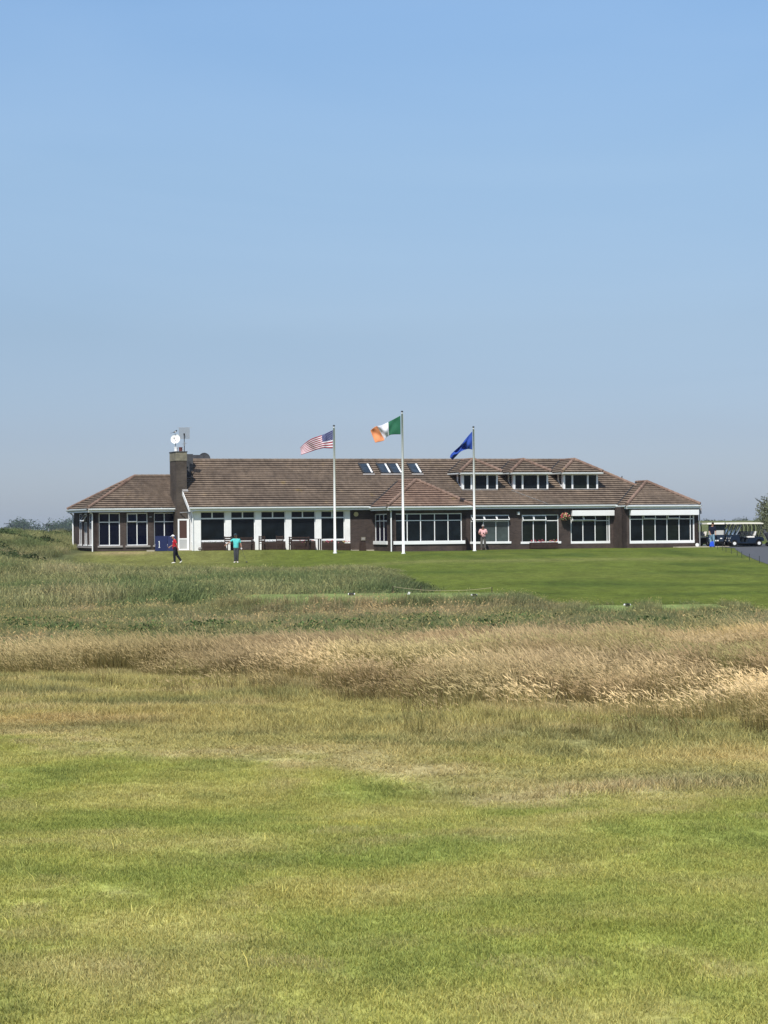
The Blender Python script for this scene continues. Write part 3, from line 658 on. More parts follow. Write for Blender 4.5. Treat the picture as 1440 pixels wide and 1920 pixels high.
# --- downpipes, alarm, lamps and small fittings
def pipe(pts, m='white', r=.045):
    part("downpipe", lambda b: b.tube(pts, r, M[m], 8))
pipe([(-19.9, 2.5, 2.80), (-19.85, 2.62, 2.70), (-19.64, 2.79, 2.55), (-19.64, 2.79, -.1)]); pipe([(-20.0, 9.9, 2.8), (-19.67, 10.0, 2.5), (-19.67, 10.0, -.1)], r=.06)
pipe([(-.95, -3.75, 2.72), (-.66, -3.56, 2.55), (-.66, -3.56, -.25)]); pipe([(23.16, -1.36, 2.7), (23.16, -1.36, -.3)], 'grey')
pipe([(-13.55, .2, 2.75), (-13.33, .32, 2.6), (-13.33, .32, 0)])
part("alarm_box", lambda m: m.tube([(-1.90, .39, 2.38), (-1.90, .30, 2.38)], .165, M['yellow'], 8))
part("flood_light", lambda m: (m.box((9.9, .2, 2.26), (10.06, .398, 2.46), M['gutter']), m.tube([(10.1, .1, 2.9), (10.1, .1, 2.5)], .02, M['dark'], 6)))
part("wall_lamp", lambda m: (m.box((-15.75, 2.72, 2.28), (-15.6, 2.849, 2.36), M['grey'])))
part("extractor_box", lambda m: m.box((23.102, -1.2, 2.2), (23.4, -.7, 2.62), M['sill']))
part("vent_pipe", lambda m: m.tube([(19.66, 4.6, 4.4), (19.86, 4.6, 5.02)], .05, M['dark'], 8))
part("pipe", lambda m: m.tube([(-13.85, 1.86, 2.58), (-13.30, 1.2, 2.62)], .03, M['grey'], 6))
part("floor_slab", lambda m: m.box((-13.2, .75, -.4), (22.4, 10.3, -.02), M['pave']))
part("rear_wall", lambda m: (m.box((-13.3, 10.4, -.3), (22.6, 10.7, 2.86), BW), m.box((22.2, .7, -.4), (22.5, 10.4, 2.86), BW)))
part("gable_wall", lambda m: m.hexa([(-13.26, 2.95, 2.0), (-13.1, 2.95, 2.0), (-13.1, 10.3, 2.0), (-13.26, 10.3, 2.0), (-13.26, 2.95, 4.55), (-13.1, 2.95, 4.55), (-13.1, 10.3, 3.2), (-13.26, 10.3, 3.2)], M['slate']))
def club_child_pave():
    m = MB(); m.box((21.0, -2.4, -.45), (25.6, -1.5, -.11), M['pave']); o = m.build("paved_kerb", None, loc=(0, D0, 0), rz=TH); tag(o, "pale concrete kerb along the right wing", kind='structure')
    m = MB(); m.box((-2.3, -.05, -.4), (-.75, .38, -.06), M['pave']); pass
    m.box((-13.0, .02, -.4), (-2.32, .36, -.03), M['pave']); tag(m.build("apron_paving", None, loc=(0, D0, 0), rz=TH), "thin concrete apron at the foot of the clubhouse wall", kind='structure')
club_child_pave()

# ------------------------------------------------------------------ fittings on the chimney
dish = MB(); cx = W(-13.92, 2.75, 7.58)
def bowl(mb, c, r, d, m, nrm, n=20, h=5):
    q = Vector(nrm).normalized().to_track_quat('Z', 'Y').to_matrix(); pr = None
    for off, flip in ((0, 0), (-.012, 1)):
        pr = None
        for a in range(h+1):
            rr = r*a/h; zz = d*((a/h)**2-1)+off
            ring = [Vector(c)+q @ Vector((rr*math.cos(2*math.pi*k/n), rr*math.sin(2*math.pi*k/n), zz)) for k in range(n)]
            if pr:
                for k in range(n): mb.poly([pr[k], pr[(k+1) % n], ring[(k+1) % n], ring[k]][::(1 if not flip else -1)], m)
            pr = ring
sd_o = empty("satellite_dish", W(-13.92, 2.75, 6.73), 0, "round white satellite dish on a short pole on top of the chimney", "satellite dish")
m = MB(); bowl(m, (0, 0, .86), .33, .07, M['white'], (-.22, -1, .25)); m.build("dish", sd_o, smooth=True)
m = MB(); m.tube([(0, .05, 0), (0, .05, .8)], .028, M['grey']); m.build("pole", sd_o)
m = MB(); m.tube([(0, -.02, .58), (-.04, -.35, .88)], .012, M['grey'], 6); m.ball((-.05, -.37, .9), .055, M['sill']); m.build("receiver", sd_o)
an = empty("grid_antenna", W(-13.34, 2.6, 6.73), 0, "square grey wire grid antenna on a dark mast above the chimney", "antenna")
m = MB(); m.tube([(0, 0, 0), (0, 0, 1.15)], .028, M['dark']); m.tube([(0, 0, 1.1), (0, -.1, 1.22)], .05, M['dark']); m.build("mast", an)
m = MB(); w, h, z0, y = .72, .76, .87, .06
for k in range(27): x = -w/2+w*k/26; m.box((x-.005, y, z0), (x+.005, y+.008, z0+h), M['grey'])
for k in range(29): z = z0+h*k/28; m.box((-w/2, y+.009, z-.005), (w/2, y+.017, z+.005), M['grey'])
m.tube([(-w/2-.1, y+.02, z0+h), (w/2+.16, y+.02, z0+h)], .008, M['grey'], 6); m.build("grid", an)["kind"] = "stuff"
m = MB(); m.tube([(-.16, 0, .5), (.16, 0, .56)], .012, M['grey'], 6)
for k in range(5): m.tube([(-.14+.07*k, -.07, .5+.012*k), (-.14+.07*k, .09, .54+.012*k)], .008, M['dark'], 6)
m.tube([(0, 0, .38), (0, 0, .66)], .05, M['grey'], 8); m.build("aerial", an)
m = MB(); bowl(m, (0, 0, 0), .42, .1, M['slate'], (.3, -1, .2)); dd = m.build("satellite_dish", None, smooth=True, loc=W(-11.15, 5.95, 6.36)); tag(dd, "dark grey dish low behind the ridge right of the chimney", "satellite dish")
dd2 = MB(); dd2.tube([(0, .05, -.6), (0, .05, -.1)], .03, M['dark']); dd2.build("bracket", dd)
bd = empty("bird", W(-13.92, 2.75, 7.93), 0, "small black bird perched on the white satellite dish, tail to the left", "bird")
m = MB(); T = Matrix.Rotation(R(-28), 4, 'Y').to_3x3(); m.ball((-.02, 0, .14), (.11, .055, .06), M['bird'], 10, 8, T); m.ball((.07, 0, .22), .045, M['bird']); m.tube([(.10, 0, .225), (.15, 0, .215)], [.014, .003], M['bird'], 6)
m.tube([(-.02, .02, .09), (-.01, .02, -.01)], .007, M['bird'], 5); m.tube([(-.02, -.02, .09), (-.01, -.02, -.01)], .007, M['bird'], 5); m.build("body", bd, smooth=True)
m = MB(); m.hexa([(-.11, -.025, .10), (-.11, .025, .10), (-.34, .02, .035), (-.34, -.02, .035), (-.11, -.025, .125), (-.11, .025, .125), (-.34, .02, .045), (-.34, -.02, .045)], M['bird']); m.build("tail", bd)
m = MB(); m.ball((-.0, -.045, .13), (.06, .02, .04), M['birdw']); m.build("wing", bd)

# ------------------------------------------------------------------ flags and poles
def flag_mat(name, kind):
    m = bpy.data.materials.new(name); m.use_nodes = True; nt = m.node_tree; N = nt.nodes; L = nt.links; b = N["Principled BSDF"]
    b.inputs["Roughness"].default_value = .75; b.inputs["Specular IOR Level"].default_value = .2
    uv = N.new("ShaderNodeUVMap"); sx = N.new("ShaderNodeSeparateXYZ"); L.new(uv.outputs[0], sx.inputs[0])
    def mth(op, a, bb=None):
        n = N.new("ShaderNodeMath"); n.operation = op
        for i, q in enumerate((a, bb)):
            if q is None: continue
            if isinstance(q, (int, float)): n.inputs[i].default_value = q
            else: L.new(q, n.inputs[i])
        return n.outputs[0]
    def mix(f, a, bb):
        n = N.new("ShaderNodeMix"); n.data_type = 'RGBA'; L.new(f, n.inputs[0])
        for i, q in ((6, a), (7, bb)):
            if isinstance(q, tuple): n.inputs[i].default_value = (*q, 1)
            else: L.new(q, n.inputs[i])
        return n.outputs[2]
    U, V = sx.outputs[0], sx.outputs[1]
    if kind == 'stripes':
        st = mth('GREATER_THAN', mth('MODULO', mth('MULTIPLY', V, 13.0), 2.0), 1.0)
        c = mix(st, (.36, .010, .030), (.86, .82, .86))
        can = mth('MULTIPLY', mth('LESS_THAN', U, .4), mth('GREATER_THAN', V, 6/13))
        cu = mth('MULTIPLY', U, 1/.4); cv = mth('MULTIPLY', mth('SUBTRACT', V, 6/13), 13/7)
        def dots(nx, ny, ox, oy):
            a = mth('SUBTRACT', mth('FRACT', mth('ADD', mth('MULTIPLY', cu, nx), ox)), .5); d = mth('SUBTRACT', mth('FRACT', mth('ADD', mth('MULTIPLY', cv, ny), oy)), .5)
            return mth('LESS_THAN', mth('ADD', mth('MULTIPLY', a, a), mth('MULTIPLY', d, d)), .022)
        s = mth('MAXIMUM', dots(6, 5, 0, 0), dots(6, 5, .5, .5))
        c = mix(can, c, mix(s, (.016, .026, .16), (.75, .76, .82)))
    elif kind == 'tri':
        c = mix(mth('GREATER_THAN', U, 1/3), (.03, .16, .085), (.80, .80, .86)); c = mix(mth('GREATER_THAN', U, 2/3), c, (.78, .33, .15))
    else:
        c = None; b.inputs["Base Color"].default_value = (.035, .09, .42, 1)
    if c is not None: L.new(c, b.inputs["Base Color"])
    tr = N.new("ShaderNodeBsdfTranslucent"); ms = N.new("ShaderNodeMixShader"); ms.inputs[0].default_value = .28
    if c is not None: L.new(c, tr.inputs[0])
    else: tr.inputs[0].default_value = (.03, .08, .42, 1)
    out = N["Material Output"]; L.new(b.outputs[0], ms.inputs[1]); L.new(tr.outputs[0], ms.inputs[2]); L.new(ms.outputs[0], out.inputs[0])
    return m
def curve(pts, t):
    """Catmull-Rom through equally spaced control points"""
    n = len(pts)-1; x = t*n; i = min(int(x), n-1); f = x-i
    P = [Vector(pts[max(0, min(n, i+k))]) for k in (-1, 0, 1, 2)]
    return .5*((2*P[1])+(-P[0]+P[2])*f+(2*P[0]-5*P[1]+4*P[2]-P[3])*f*f+(-P[0]+3*P[1]-3*P[2]+P[3])*f**3)
def flag(loc, top, bot, kind, waves, label):
    nu, nv = 60, 26; me = bpy.data.meshes.new("flag"); v = []; uvs = []
    for i in range(nu+1):
        s = i/nu; a = curve(top, s); b = curve(bot, s)
        for j in range(nv+1):
            t = j/nv; p = a.lerp(b, t)
            amp = min(1, s*3)
            y = sum(A*math.sin(kx*s*6.28+ky*t*6.28+ph) for A, kx, ky, ph in waves)*amp
            v.append((p.x, y, p.y)); uvs.append((s, 1-t))
    f = [(i*(nv+1)+j, (i+1)*(nv+1)+j, (i+1)*(nv+1)+j+1, i*(nv+1)+j+1) for i in range(nu) for j in range(nv)]
    me.from_pydata(v, [], f); ul = me.uv_layers.new(name="UVMap")
    for l in me.loops: ul.data[l.index].uv = uvs[l.vertex_index]
    me.polygons.foreach_set("use_smooth", [True]*len(f)); me.materials.append(flag_mat("flag_cloth_"+kind, kind)); me.update()
    o = bpy.data.objects.new("flag", me); COL.objects.link(o); o.location = loc
    sd_ = o.modifiers.new("cloth", 'SOLIDIFY'); sd_.thickness = .004
    return tag(o, label, "flag")
def flagpole(x, y, h, label):
    z = float(ZT(x, y)); r = empty("flagpole", (x, y, z), 0, label, "flagpole", "white flagpoles in front of the clubhouse")
    m = MB(); m.tube([(0, 0, -.15), (0, 0, h*.45), (0, 0, h-.15)], [.085, .072, .050], M['polew'], 14); m.build("pole", r, smooth=True)
    m = MB(); m.tube([(0, 0, -.1), (0, 0, .06)], .13, M['polew'], 14); m.build("base_collar", r)
    m = MB(); m.tube([(0, 0, h-.15), (0, 0, h-.08)], .045, M['polew'], 10); m.build("truck", r)
    m = MB(); m.ball((0, 0, h-.03), (.075, .075, .065), M['dark'], 12, 8); m.build("finial", r, smooth=True)
    m = MB(); m.tube([(.075, -.04, 1.3), (.075, -.04, h-.2)], .006, M['rope'], 5); m.box((.06, -.06, 1.28), (.1, -.02, 1.42), M['grey']); m.build("halyard", r)
    return z
z1 = flagpole(-3.20, 144, 8.30, "white flagpole on the left, flying the striped flag with stars")
z2 = flagpole(1.20, 140, 9.00, "tallest white flagpole, in the middle, flying the green white and orange flag")
z3 = flagpole(6.02, 148, 8.30, "white flagpole on the right, flying the plain blue flag")
def px(lst, x0, y0, k, s): return [((x-x0)/s/k, -(y-y0)/s/k) for x, y in lst]
k = 28.9
flag((-3.27, 143.93, z1+8.0), px([(1070, 250), (940, 310), (820, 365), (600, 440), (440, 540), (335, 640)], 1070, 250, k, 12), px([(1065, 665), (950, 662), (850, 660), (700, 690), (530, 745), (350, 800)], 1070, 250, k, 12),
     'stripes', [(.10, 1.3, .25, .4), (.05, 2.4, -.4, 1), (.02, 5, .5, 2)], "red and white striped flag with a starred blue canton, flying left from the left pole")
k = 29.7
flag((1.12, 139.93, z2+8.72), px([(1190, 98), (1100, 145), (990, 198), (930, 210), (876, 250)], 1194, 98, k, 5.54), px([(1190, 293), (1090, 297), (1040, 325), (1010, 358), (925, 378)], 1194, 98, k, 5.54),
     'tri', [(.10, 1.2, .6, 0), (.04, 2.8, -1.0, .8), (.02, 4, 1.2, 2)], "green white and orange tricolour flag flying left from the middle pole")
k = 28.1
flag((5.95, 147.93, z3+7.98), px([(548, 130), (490, 195), (430, 268), (350, 340), (330, 378)], 551, 130, k, 5.14), px([(548, 305), (500, 300), (435, 325), (395, 365), (358, 402)], 551, 130, k, 5.14),
     'blue', [(.16, 1.6, .8, .5), (.08, 2.6, -1.2, 1), (.04, 4.5, 1, 0)], "plain blue flag drooping left from the right pole")

# ------------------------------------------------------------------ things in front of the facade
def at(o, u, v, dz=0, rz=0):
    o.location = W(u, v, gz(u, v)+dz); o.rotation_euler[2] = TH+rz; return o
def planter(w, h, label, u, v, z, flowers=True, group=None, d=.34):
    r = empty("flower_box", (0, 0, 0), 0, label, "planter", group)
    m = MB()
    m.box((0, 0, 0), (w, .03, h), M['wood']); m.box((0, d-.03, 0), (w, d, h), M['wood']); m.box((0, .03, 0), (.03, d-.03, h), M['wood']); m.box((w-.03, .03, 0), (w, d-.03, h), M['wood']); m.box((.03, .03, h-.08), (w-.03, d-.03, h-.05), M['stake'])
    for q in (.1, .5): m.box((-.01, -.012, h*q), (w+.01, -.001, h*q+.04), M['wood'])
    m.build("box", r)
    rg = random.Random(int(abs(u)*100)); lf = MB()
    for i in range(int(w*60)):
        x, y, z2 = rg.uniform(.04, w-.04), rg.uniform(.03, d-.03), h+rg.uniform(-.04, .16); a = rg.uniform(0, 6.3); s = rg.uniform(.02, .045)
        q = Vector((math.cos(a), math.sin(a), rg.uniform(-.3, .8)))*s; p = Vector((-math.sin(a), math.cos(a), rg.uniform(-.2, .5)))*s*.6
        lf.poly([Vector((x, y, z2))-q, Vector((x, y, z2))-p, Vector((x, y, z2))+q, Vector((x, y, z2))+p], M['leaf'])
    lf.build("foliage", r)["kind"] = "stuff"
    if flowers:
        fl = MB()
        for i in range(int(w*13)):
            fl.ball((rg.uniform(.05, w-.05), rg.uniform(.0, d*.6), h+rg.uniform(.03, .18)), rg.uniform(.025, .045), M[rg.choice(['pinkf', 'pinkf', 'redf', 'yelf'])], 6, 4)
        fl.build("flowers", r)["kind"] = "stuff"
    r.location = W(u, v, z); r.rotation_euler[2] = TH
    return r
g0 = gz(-6, 0)
for (u0, u1, lab, fl) in ((-12.65, -11.15, "flower box under the first big window from the left, behind the man in red", False), (-8.5, -7.05, "flower box under the third big window, behind the benches", False),
                      (-6.35, -4.9, "long flower box under the fourth big window", True), (-4.35, -3.45, "flower box with pink flowers under the fifth big window, left of the left flagpole", True), (-3.35, -2.42, "flower box with pink flowers under the fifth big window, right of the left flagpole", True)):
    planter(u1-u0, .50, lab, u0, -.02, gz((u0+u1)/2, 0)-.02, fl, "dark wooden flower boxes under the big windows")
planter(2.05, .42, "dark window box with pink flowers on the wall right of the man in pink", 10.8, .02, -.13, True, None, .3)
b = empty("hanging_basket", (0, 0, 0), 0, "round hanging basket full of pink red and cream flowers on the brown wall", "hanging basket")
rg = random.Random(5); m = MB(); m.ball((0, 0, -.05), (.2, .2, .18), M['stake'], 12, 8); m.build("basket", b)
m = MB(); m.tube([(0, .34, .5), (0, .0, .5)], .012, M['dark'], 6)
for a in range(3): m.tube([(0, 0, .5), (.18*math.cos(a*2.1), .18*math.sin(a*2.1), .02)], .006, M['dark'], 5)
m.build("bracket", b)
for nm, cnt, ms in (("foliage", 90, ['leaf']), ("flowers", 110, ['pinkf', 'redf', 'yelf', 'yelf'])):
    m = MB()
    for i in range(cnt):
        t = rg.uniform(0, 6.28); z = rg.uniform(-1, .9); rr = math.sqrt(1-z*z)*.28*rg.uniform(.75, 1.15)
        m.ball((rr*math.cos(t)*1.15, rr*math.sin(t), z*.28+.02), rg.uniform(.025, .05), M[rg.choice(ms)], 6, 4)
    m.build(nm, b)["kind"] = "stuff"
b.location = W(13.44, .08, 2.08); b.rotation_euler[2] = TH

def bench(u, v, w, label, back=True, rz=0, h=.88):
    r = empty("bench", (0, 0, 0), 0, label, "bench", "dark benches along the big windows")
    for x in (.05, w-.12):
        m = MB(); m.box((x, 0, 0), (x+.07, .06, .62), M['wood']); m.box((x, .42, 0), (x+.07, .48, h), M['wood']); m.box((x, .061, .34), (x+.07, .419, .40), M['wood']); m.box((x-.01, -.03, .621), (x+.08, .419, .66), M['wood'])
        m.build("end_frame", r)
    for k in range(4): m = MB(); m.box((0, .03+k*.1, .41), (w, .11+k*.1, .435), M['wood']); m.build("seat_slat", r)
    for k in range(3): m = MB(); m.box((.02, .395, .52+k*.13), (w-.02, .418, .60+k*.13), M['wood']); m.build("back_slat", r)
    return at(r, u, v, 0, rz)
def table(u, v, label):
    r = empty("table", (0, 0, 0), 0, label, "table")
    for k in range(5): m = MB(); m.box((0, k*.14, .72), (1.1, .13+k*.14, .75), M['wood']); m.build("top_slat", r)
    for x, y in ((.08, .08), (.95, .08), (.08, .55), (.95, .55)): m = MB(); m.box((x, y, 0), (x+.07, y+.07, .719), M['wood']); m.build("leg", r)
    return at(r, u, v)
def chair(u, v, rz, label):
    r = empty("chair", (0, 0, 0), 0, label, "chair", "dark wooden chairs on the terrace")
    m = MB(); m.box((0, 0, .42), (.5, .46, .45), M['wood']); m.build("seat", r)
    for x, y, h in ((.0, .0, .42), (.45, .0, .42), (0, .42, .95), (.45, .42, .95)): m = MB(); m.box((x, y-.001, 0), (x+.05, y+.05, h), M['wood']); m.build("leg", r)
    for k in range(3): m = MB(); m.box((.05, .43, .55+k*.14), (.45, .45, .64+k*.14), M['wood']); m.build("back_slat", r)
    return at(r, u, v, 0, rz)
bench(-10.95, -1.1, 1.5, "dark slatted bench behind the man in turquoise")
bench(-7.0, -1.1, 1.5, "dark slatted bench in front of the white pillar between the third and fourth big windows")
table(-5.95, -1.5, "dark slatted table right of the bench, below the fourth big window")
chair(-8.95, -1.2, .3, "dark chair standing against the white pillar right of the turquoise golfer")
chair(-8.0, -1.3, -.2, "dark chair on its own below the third big window")
chair(-11.35, -1.2, .2, "dark chair left of the bench behind the man in turquoise")

ps = empty("plaque_stand", (0, 0, 0), 0, "small grey plaque on a dark stand before the brown wall beside the bay", "plaque")
m = MB(); m.hexa([(-.22, 0, -.1), (.22, 0, -.1), (.22, .3, -.1), (-.22, .3, -.1), (-.17, .02, .72), (.17, .02, .72), (.17, .25, .72), (-.17, .25, .72)], M['wood']); m.build("stand", ps)
m = MB(); m.box((-.15, -.03, .70), (.15, .0, .94), M['conc']); m.box((-.11, -.036, .75), (.11, -.031, .89), M['sill']); m.build("plaque", ps); at(ps, -1.75, -.75)

bo = empty("notice_board", (0, 0, 0), 0, "navy blue two panel board with white upright marks beside the chimney", "board")
def board_panel(x0, w, rz):
    m = MB(); m.box((0, 0, .02), (w, .05, 1.02), M['navy']); p = m.build("panel", bo, loc=(x0[0], x0[1], 0), rz=rz)
    q = MB(); c = w*.68 if w < .7 else w*.33
    z0 = .27; y0, y1 = -.006, -.001
    for bx in (((c-.022, z0), (c+.022, z0+.42)), ((c-.06, z0-.03), (c+.06, z0)), ((c-.055, z0+.36), (c-.022, z0+.40))): q.box((bx[0][0], y0, bx[0][1]), (bx[1][0], y1, bx[1][1]), M['white'])
    q.build("numeral", p)
board_panel((0, 0), .82, 0); board_panel((.84, 0), .56, R(-28)); at(bo, -15.94, .1, .0)
m = MB(); m.box((-.25, 0, 0), (.25, .2, .12), M['pave']); tag(at(m.build("concrete_block"), -16.2, .3, -.03), "low pale concrete block left of the navy board", "block")
m = MB(); m.tube([(0, 0, .12), (0, -.05, .12)], .13, M['white'], 16); m.box((-.03, -.02, -.1), (.03, .02, .1), M['grey']); tag(at(m.build("ground_lamp"), 22.75, -1.75, .05), "small round white lamp at the foot of the right corner", "lamp")
# small things seen by the door
m = MB(); m.ball((0, 0, .12), (.14, .12, .12), M['sill'], 10, 6); tag(at(m.build("boulder"), -13.0, -.3, .02), "grey stone on the paving beside the open door", "stone")

# ------------------------------------------------------------------ teeing ground
def tee_marker(x, y, label, rz=0):
    z = float(ZT(x, y)); r = empty("tee_marker", (x, y, z), rz, label, "tee marker", "black and white tee markers")
    m = MB(); m.tube([(-.055, 0, .05), (.055, 0, .05)], .030, M['black'], 12); m.box((-.02, -.012, -.02), (.02, .012, .03), M['grey']); m.build("body", r, smooth=False)
    for s in (-1, 1):
        m = MB(); m.tube([(s*.055, 0, .050), (s*.075, 0, .050)], [.028, .018], M['white'], 12); m.build("end_cap", r)
tee_marker(-.72, 47.9, "black tee marker with white ends, left one on the nearer teeing strip"); tee_marker(1.87, 46.6, "black tee marker with white ends, in line with the right flagpole", .5); tee_marker(4.88, 44.7, "black tee marker on the lower teeing strip at the right", .3)
m = MB(); m.hexa([(-.035, -.02, 0), (.02, -.02, 0), (.02, .02, 0), (-.035, .02, 0), (-.0, -.02, .06), (.045, -.02, .05), (.045, .02, .05), (-.0, .02, .06)], M['white'])
tag(m.build("distance_marker", loc=(.52, 48.6, float(ZT(.52, 48.6))+.01)), "small tilted white marker between the tee markers", "marker")
ro = empty("rope_barrier", (0, 0, 0), 0, "slack pale rope hanging between short dark stakes behind the tee", "rope barrier")
sp = [(.19, 51.5, .185-float(ZT(.19, 51.5))), (.88, 54.0, .12-float(ZT(.88, 54.0))), (2.52, 52.2, .12-float(ZT(2.52, 52.2)))]; tops = []
for x, y, h in sp:
    z = float(ZT(x, y)); m = MB(); m.tube([(x, y, z-.1), (x, y, z+h)], .012, M['stake'], 8); m.build("stake", ro); tops.append(Vector((x, y, z+h-.01)))
m = MB(); a, b = tops[0], tops[2]; m.tube([a.lerp(b, t)-Vector((0, 0,   .34*t*(1-t))) for t in [i/16 for i in range(17)]], .0055, M['rope'], 6); m.build("rope", ro)

# ------------------------------------------------------------------ low wire fence along the path
fe = empty("wire_fence", (0, 0, 0), 0, "low dark wire fence along the left edge of the tarmac path", "fence")
fp = [(22.0, 144.5), (21.4, 138.5), (20.7, 132.5), (20.0, 126), (19.3, 119.5), (18.5, 113), (17.9, 107), (17.2, 100)]; tp = []
for x, y in fp:
    z = float(ZT(x-.3, y)); m = MB(); m.tube([(x-.3, y, z-.1), (x-.3, y, z+.32)], .014, M['dark'], 6); m.build("post", fe); tp.append(Vector((x-.3, y, z)))
for h in (.14, .29):
    m = MB()
    m.tube([p+Vector((0, 0, h)) for p in tp], .004, M['dark'], 4); m.build("wire", fe)

# ------------------------------------------------------------------ golf carts
def cart_proto(body):
    r = empty("golf_cart", (0, 0, 0), 0); B = M[body]
    def pr(m, pts, y0, y1, mt):   # side profile extruded across the cart; x forward = -x
        n = len(pts); m.poly([(x, y0, z) for x, z in pts], mt); m.poly([(x, y1, z) for x, z in pts][::-1], mt)
        for i in range(n): (x0, z0), (x1, z1) = pts[i], pts[(i+1) % n]; m.poly([(x0, y0, z0), (x0, y1, z0), (x1, y1, z1), (x1, y0, z1)], mt)
    m = MB(); pr(m, [(-1.18, .38), (-1.15, .62), (-1.02, .76), (-.72, .88), (-.60, .90), (-.52, .80), (-.46, .34), (-.56, .26), (-.66, .26), (-.70, .42), (-.80, .50), (-.94, .50), (-1.04, .42), (-1.08, .28)], -.56, .56, B); m.build("front_cowl", r, bevel=.02)
    m = MB(); pr(m, [(-.5, .24), (-.5, .33), (.02, .33), (.08, .60), (.55, .64), (.72, .74), (1.10, .70), (1.20, .58), (1.20, .40), (1.08, .38), (1.0, .50), (.86, .56), (.70, .50), (.62, .34), (.60, .24)], -.58, .58, B); m.build("rear_body", r, bevel=.02)
    m = MB(); m.box((-.9, -.5, .18), (1.1, .5, .24), M['dark']); m.build("chassis", r)
    m = MB(); m.box((.04, -.55, .64), (.55, .55, .76), M['seat']); m.build("seat", r, bevel=.03)
    m = MB(); m.hexa([(.50, -.55, .80), (.60, -.55, .78), (.60, .55, .78), (.50, .55, .80), (.60, -.55, 1.14), (.70, -.55, 1.12), (.70, .55, 1.12), (.60, .55, 1.14)], M['seat']); m.build("backrest", r, bevel=.03)
    m = MB(); pr(m, [(-.90, 1.70), (-.82, 1.78), (-.2, 1.82), (.9, 1.81), (1.16, 1.76), (1.16, 1.68), (-.2, 1.70), (-.86, 1.68)], -.60, .60, M['cartroof']); m.build("canopy", r)
    for y in (-.54, .54):
        m = MB(); m.tube([(-.70, y, .86), (-.50, y, 1.25), (-.34, y, 1.72)], .024, M['dark'], 6); m.build("windscreen_post", r)
    for y in (-.54, .54):
        m = MB(); m.tube([(.86, y, .68), (1.0, y, 1.15), (1.02, y, 1.45), (.93, y, 1.73)], .036, M['dark'], 6); m.build("rear_post", r)
    m = MB(); m.hexa([(-.70, -.52, .88), (-.69, -.52, .88), (-.69, .52, .88), (-.70, .52, .88), (-.35, -.52, 1.70), (-.34, -.52, 1.70), (-.34, .52, 1.70), (-.35, .52, 1.70)], M['screen']); m.build("windscreen", r)
    m = MB(); m.tube([(-.48, -.28, .84), (-.20, -.28, 1.02)], .018, M['dark'], 6)
    ring = [Vector((-.18, -.28, 1.03))+Matrix.Rotation(R(58), 3, 'Y') @ Vector((.17*math.cos(a*.5236), .17*math.sin(a*.5236), 0)) for a in range(13)]; m.tube(ring, .014, M['dark'], 6, cap=False); m.build("steering_wheel", r)
    for x in (-.87, .86):
        for y in (-.50, .50):
            w = MB(); w.tube([(x, y-.09, .225), (x, y-.07, .225), (x, y+.07, .225), (x, y+.09, .225)], [.20, .225, .225, .20], M['rubber'], 20); wo = w.build("wheel", r)
            w = MB(); s = math.copysign(1, y); w.tube([(x, y+s*.085, .225), (x, y+s*.102, .225)], [.125, .11], M['hub'], 14); w.build("hub", wo)
    for y in (-.38, .38):
        m = MB(); m.ball((-1.14, y, .60), (.04, .09, .055), M['hub'], 10, 6); m.build("headlight", r)
    m = MB(); m.box((-1.195, -.2, .40), (-1.18, .2, .50), M['white']); m.build("number_plate", r)
    m = MB(); m.box((1.0, -.45, .80), (1.10, .45, .86), M['dark']); m.tube([(1.05, -.4, .45), (1.08, -.4, .85)], .02, M['dark'], 6); m.tube([(1.05, .4, .45), (1.08, .4, .85)], .02, M['dark'], 6); m.build("bag_rack", r)
    return r
cp = cart_proto('cartbody'); cd = cart_proto('cartdark')
def place(o, x, y, rz, label):
    o.scale = (1, 1, .93)
    o.location = (x, y, float(ZT(x, y))+.045); o.rotation_euler[2] = rz
    return tag(o, label, "golf cart", "golf carts parked at the right end of the clubhouse")
row = ["nearest navy golf cart of the row, whole side in view", "second navy golf cart of the row, just behind the nearest", "third navy golf cart counted from the near end of the row", "fourth navy golf cart counted from the near end of the row", "fifth navy golf cart, last but one in the row", "sixth navy golf cart, farthest in the row"]
for i, lb in enumerate(row):
    o = cp if i == 0 else copy_tree(cp)
    place(o, 25.58-.075*i, 157.0+1.28*i, random.uniform(-.02, .02), lb)
o = copy_tree(cp)
for ch in o.children:
    if ch.name.startswith("windscreen."): ch.data = ch.data.copy(); ch.data.materials[0] = M["glass_g"]
place(o, 23.75, 158.5, R(78), "navy golf cart seen from the front, white number plate, beside the man in dark clothes")
place(cd, 22.35, 159.6, R(30), "black golf cart with cream roof partly hidden by the corner of the clubhouse")

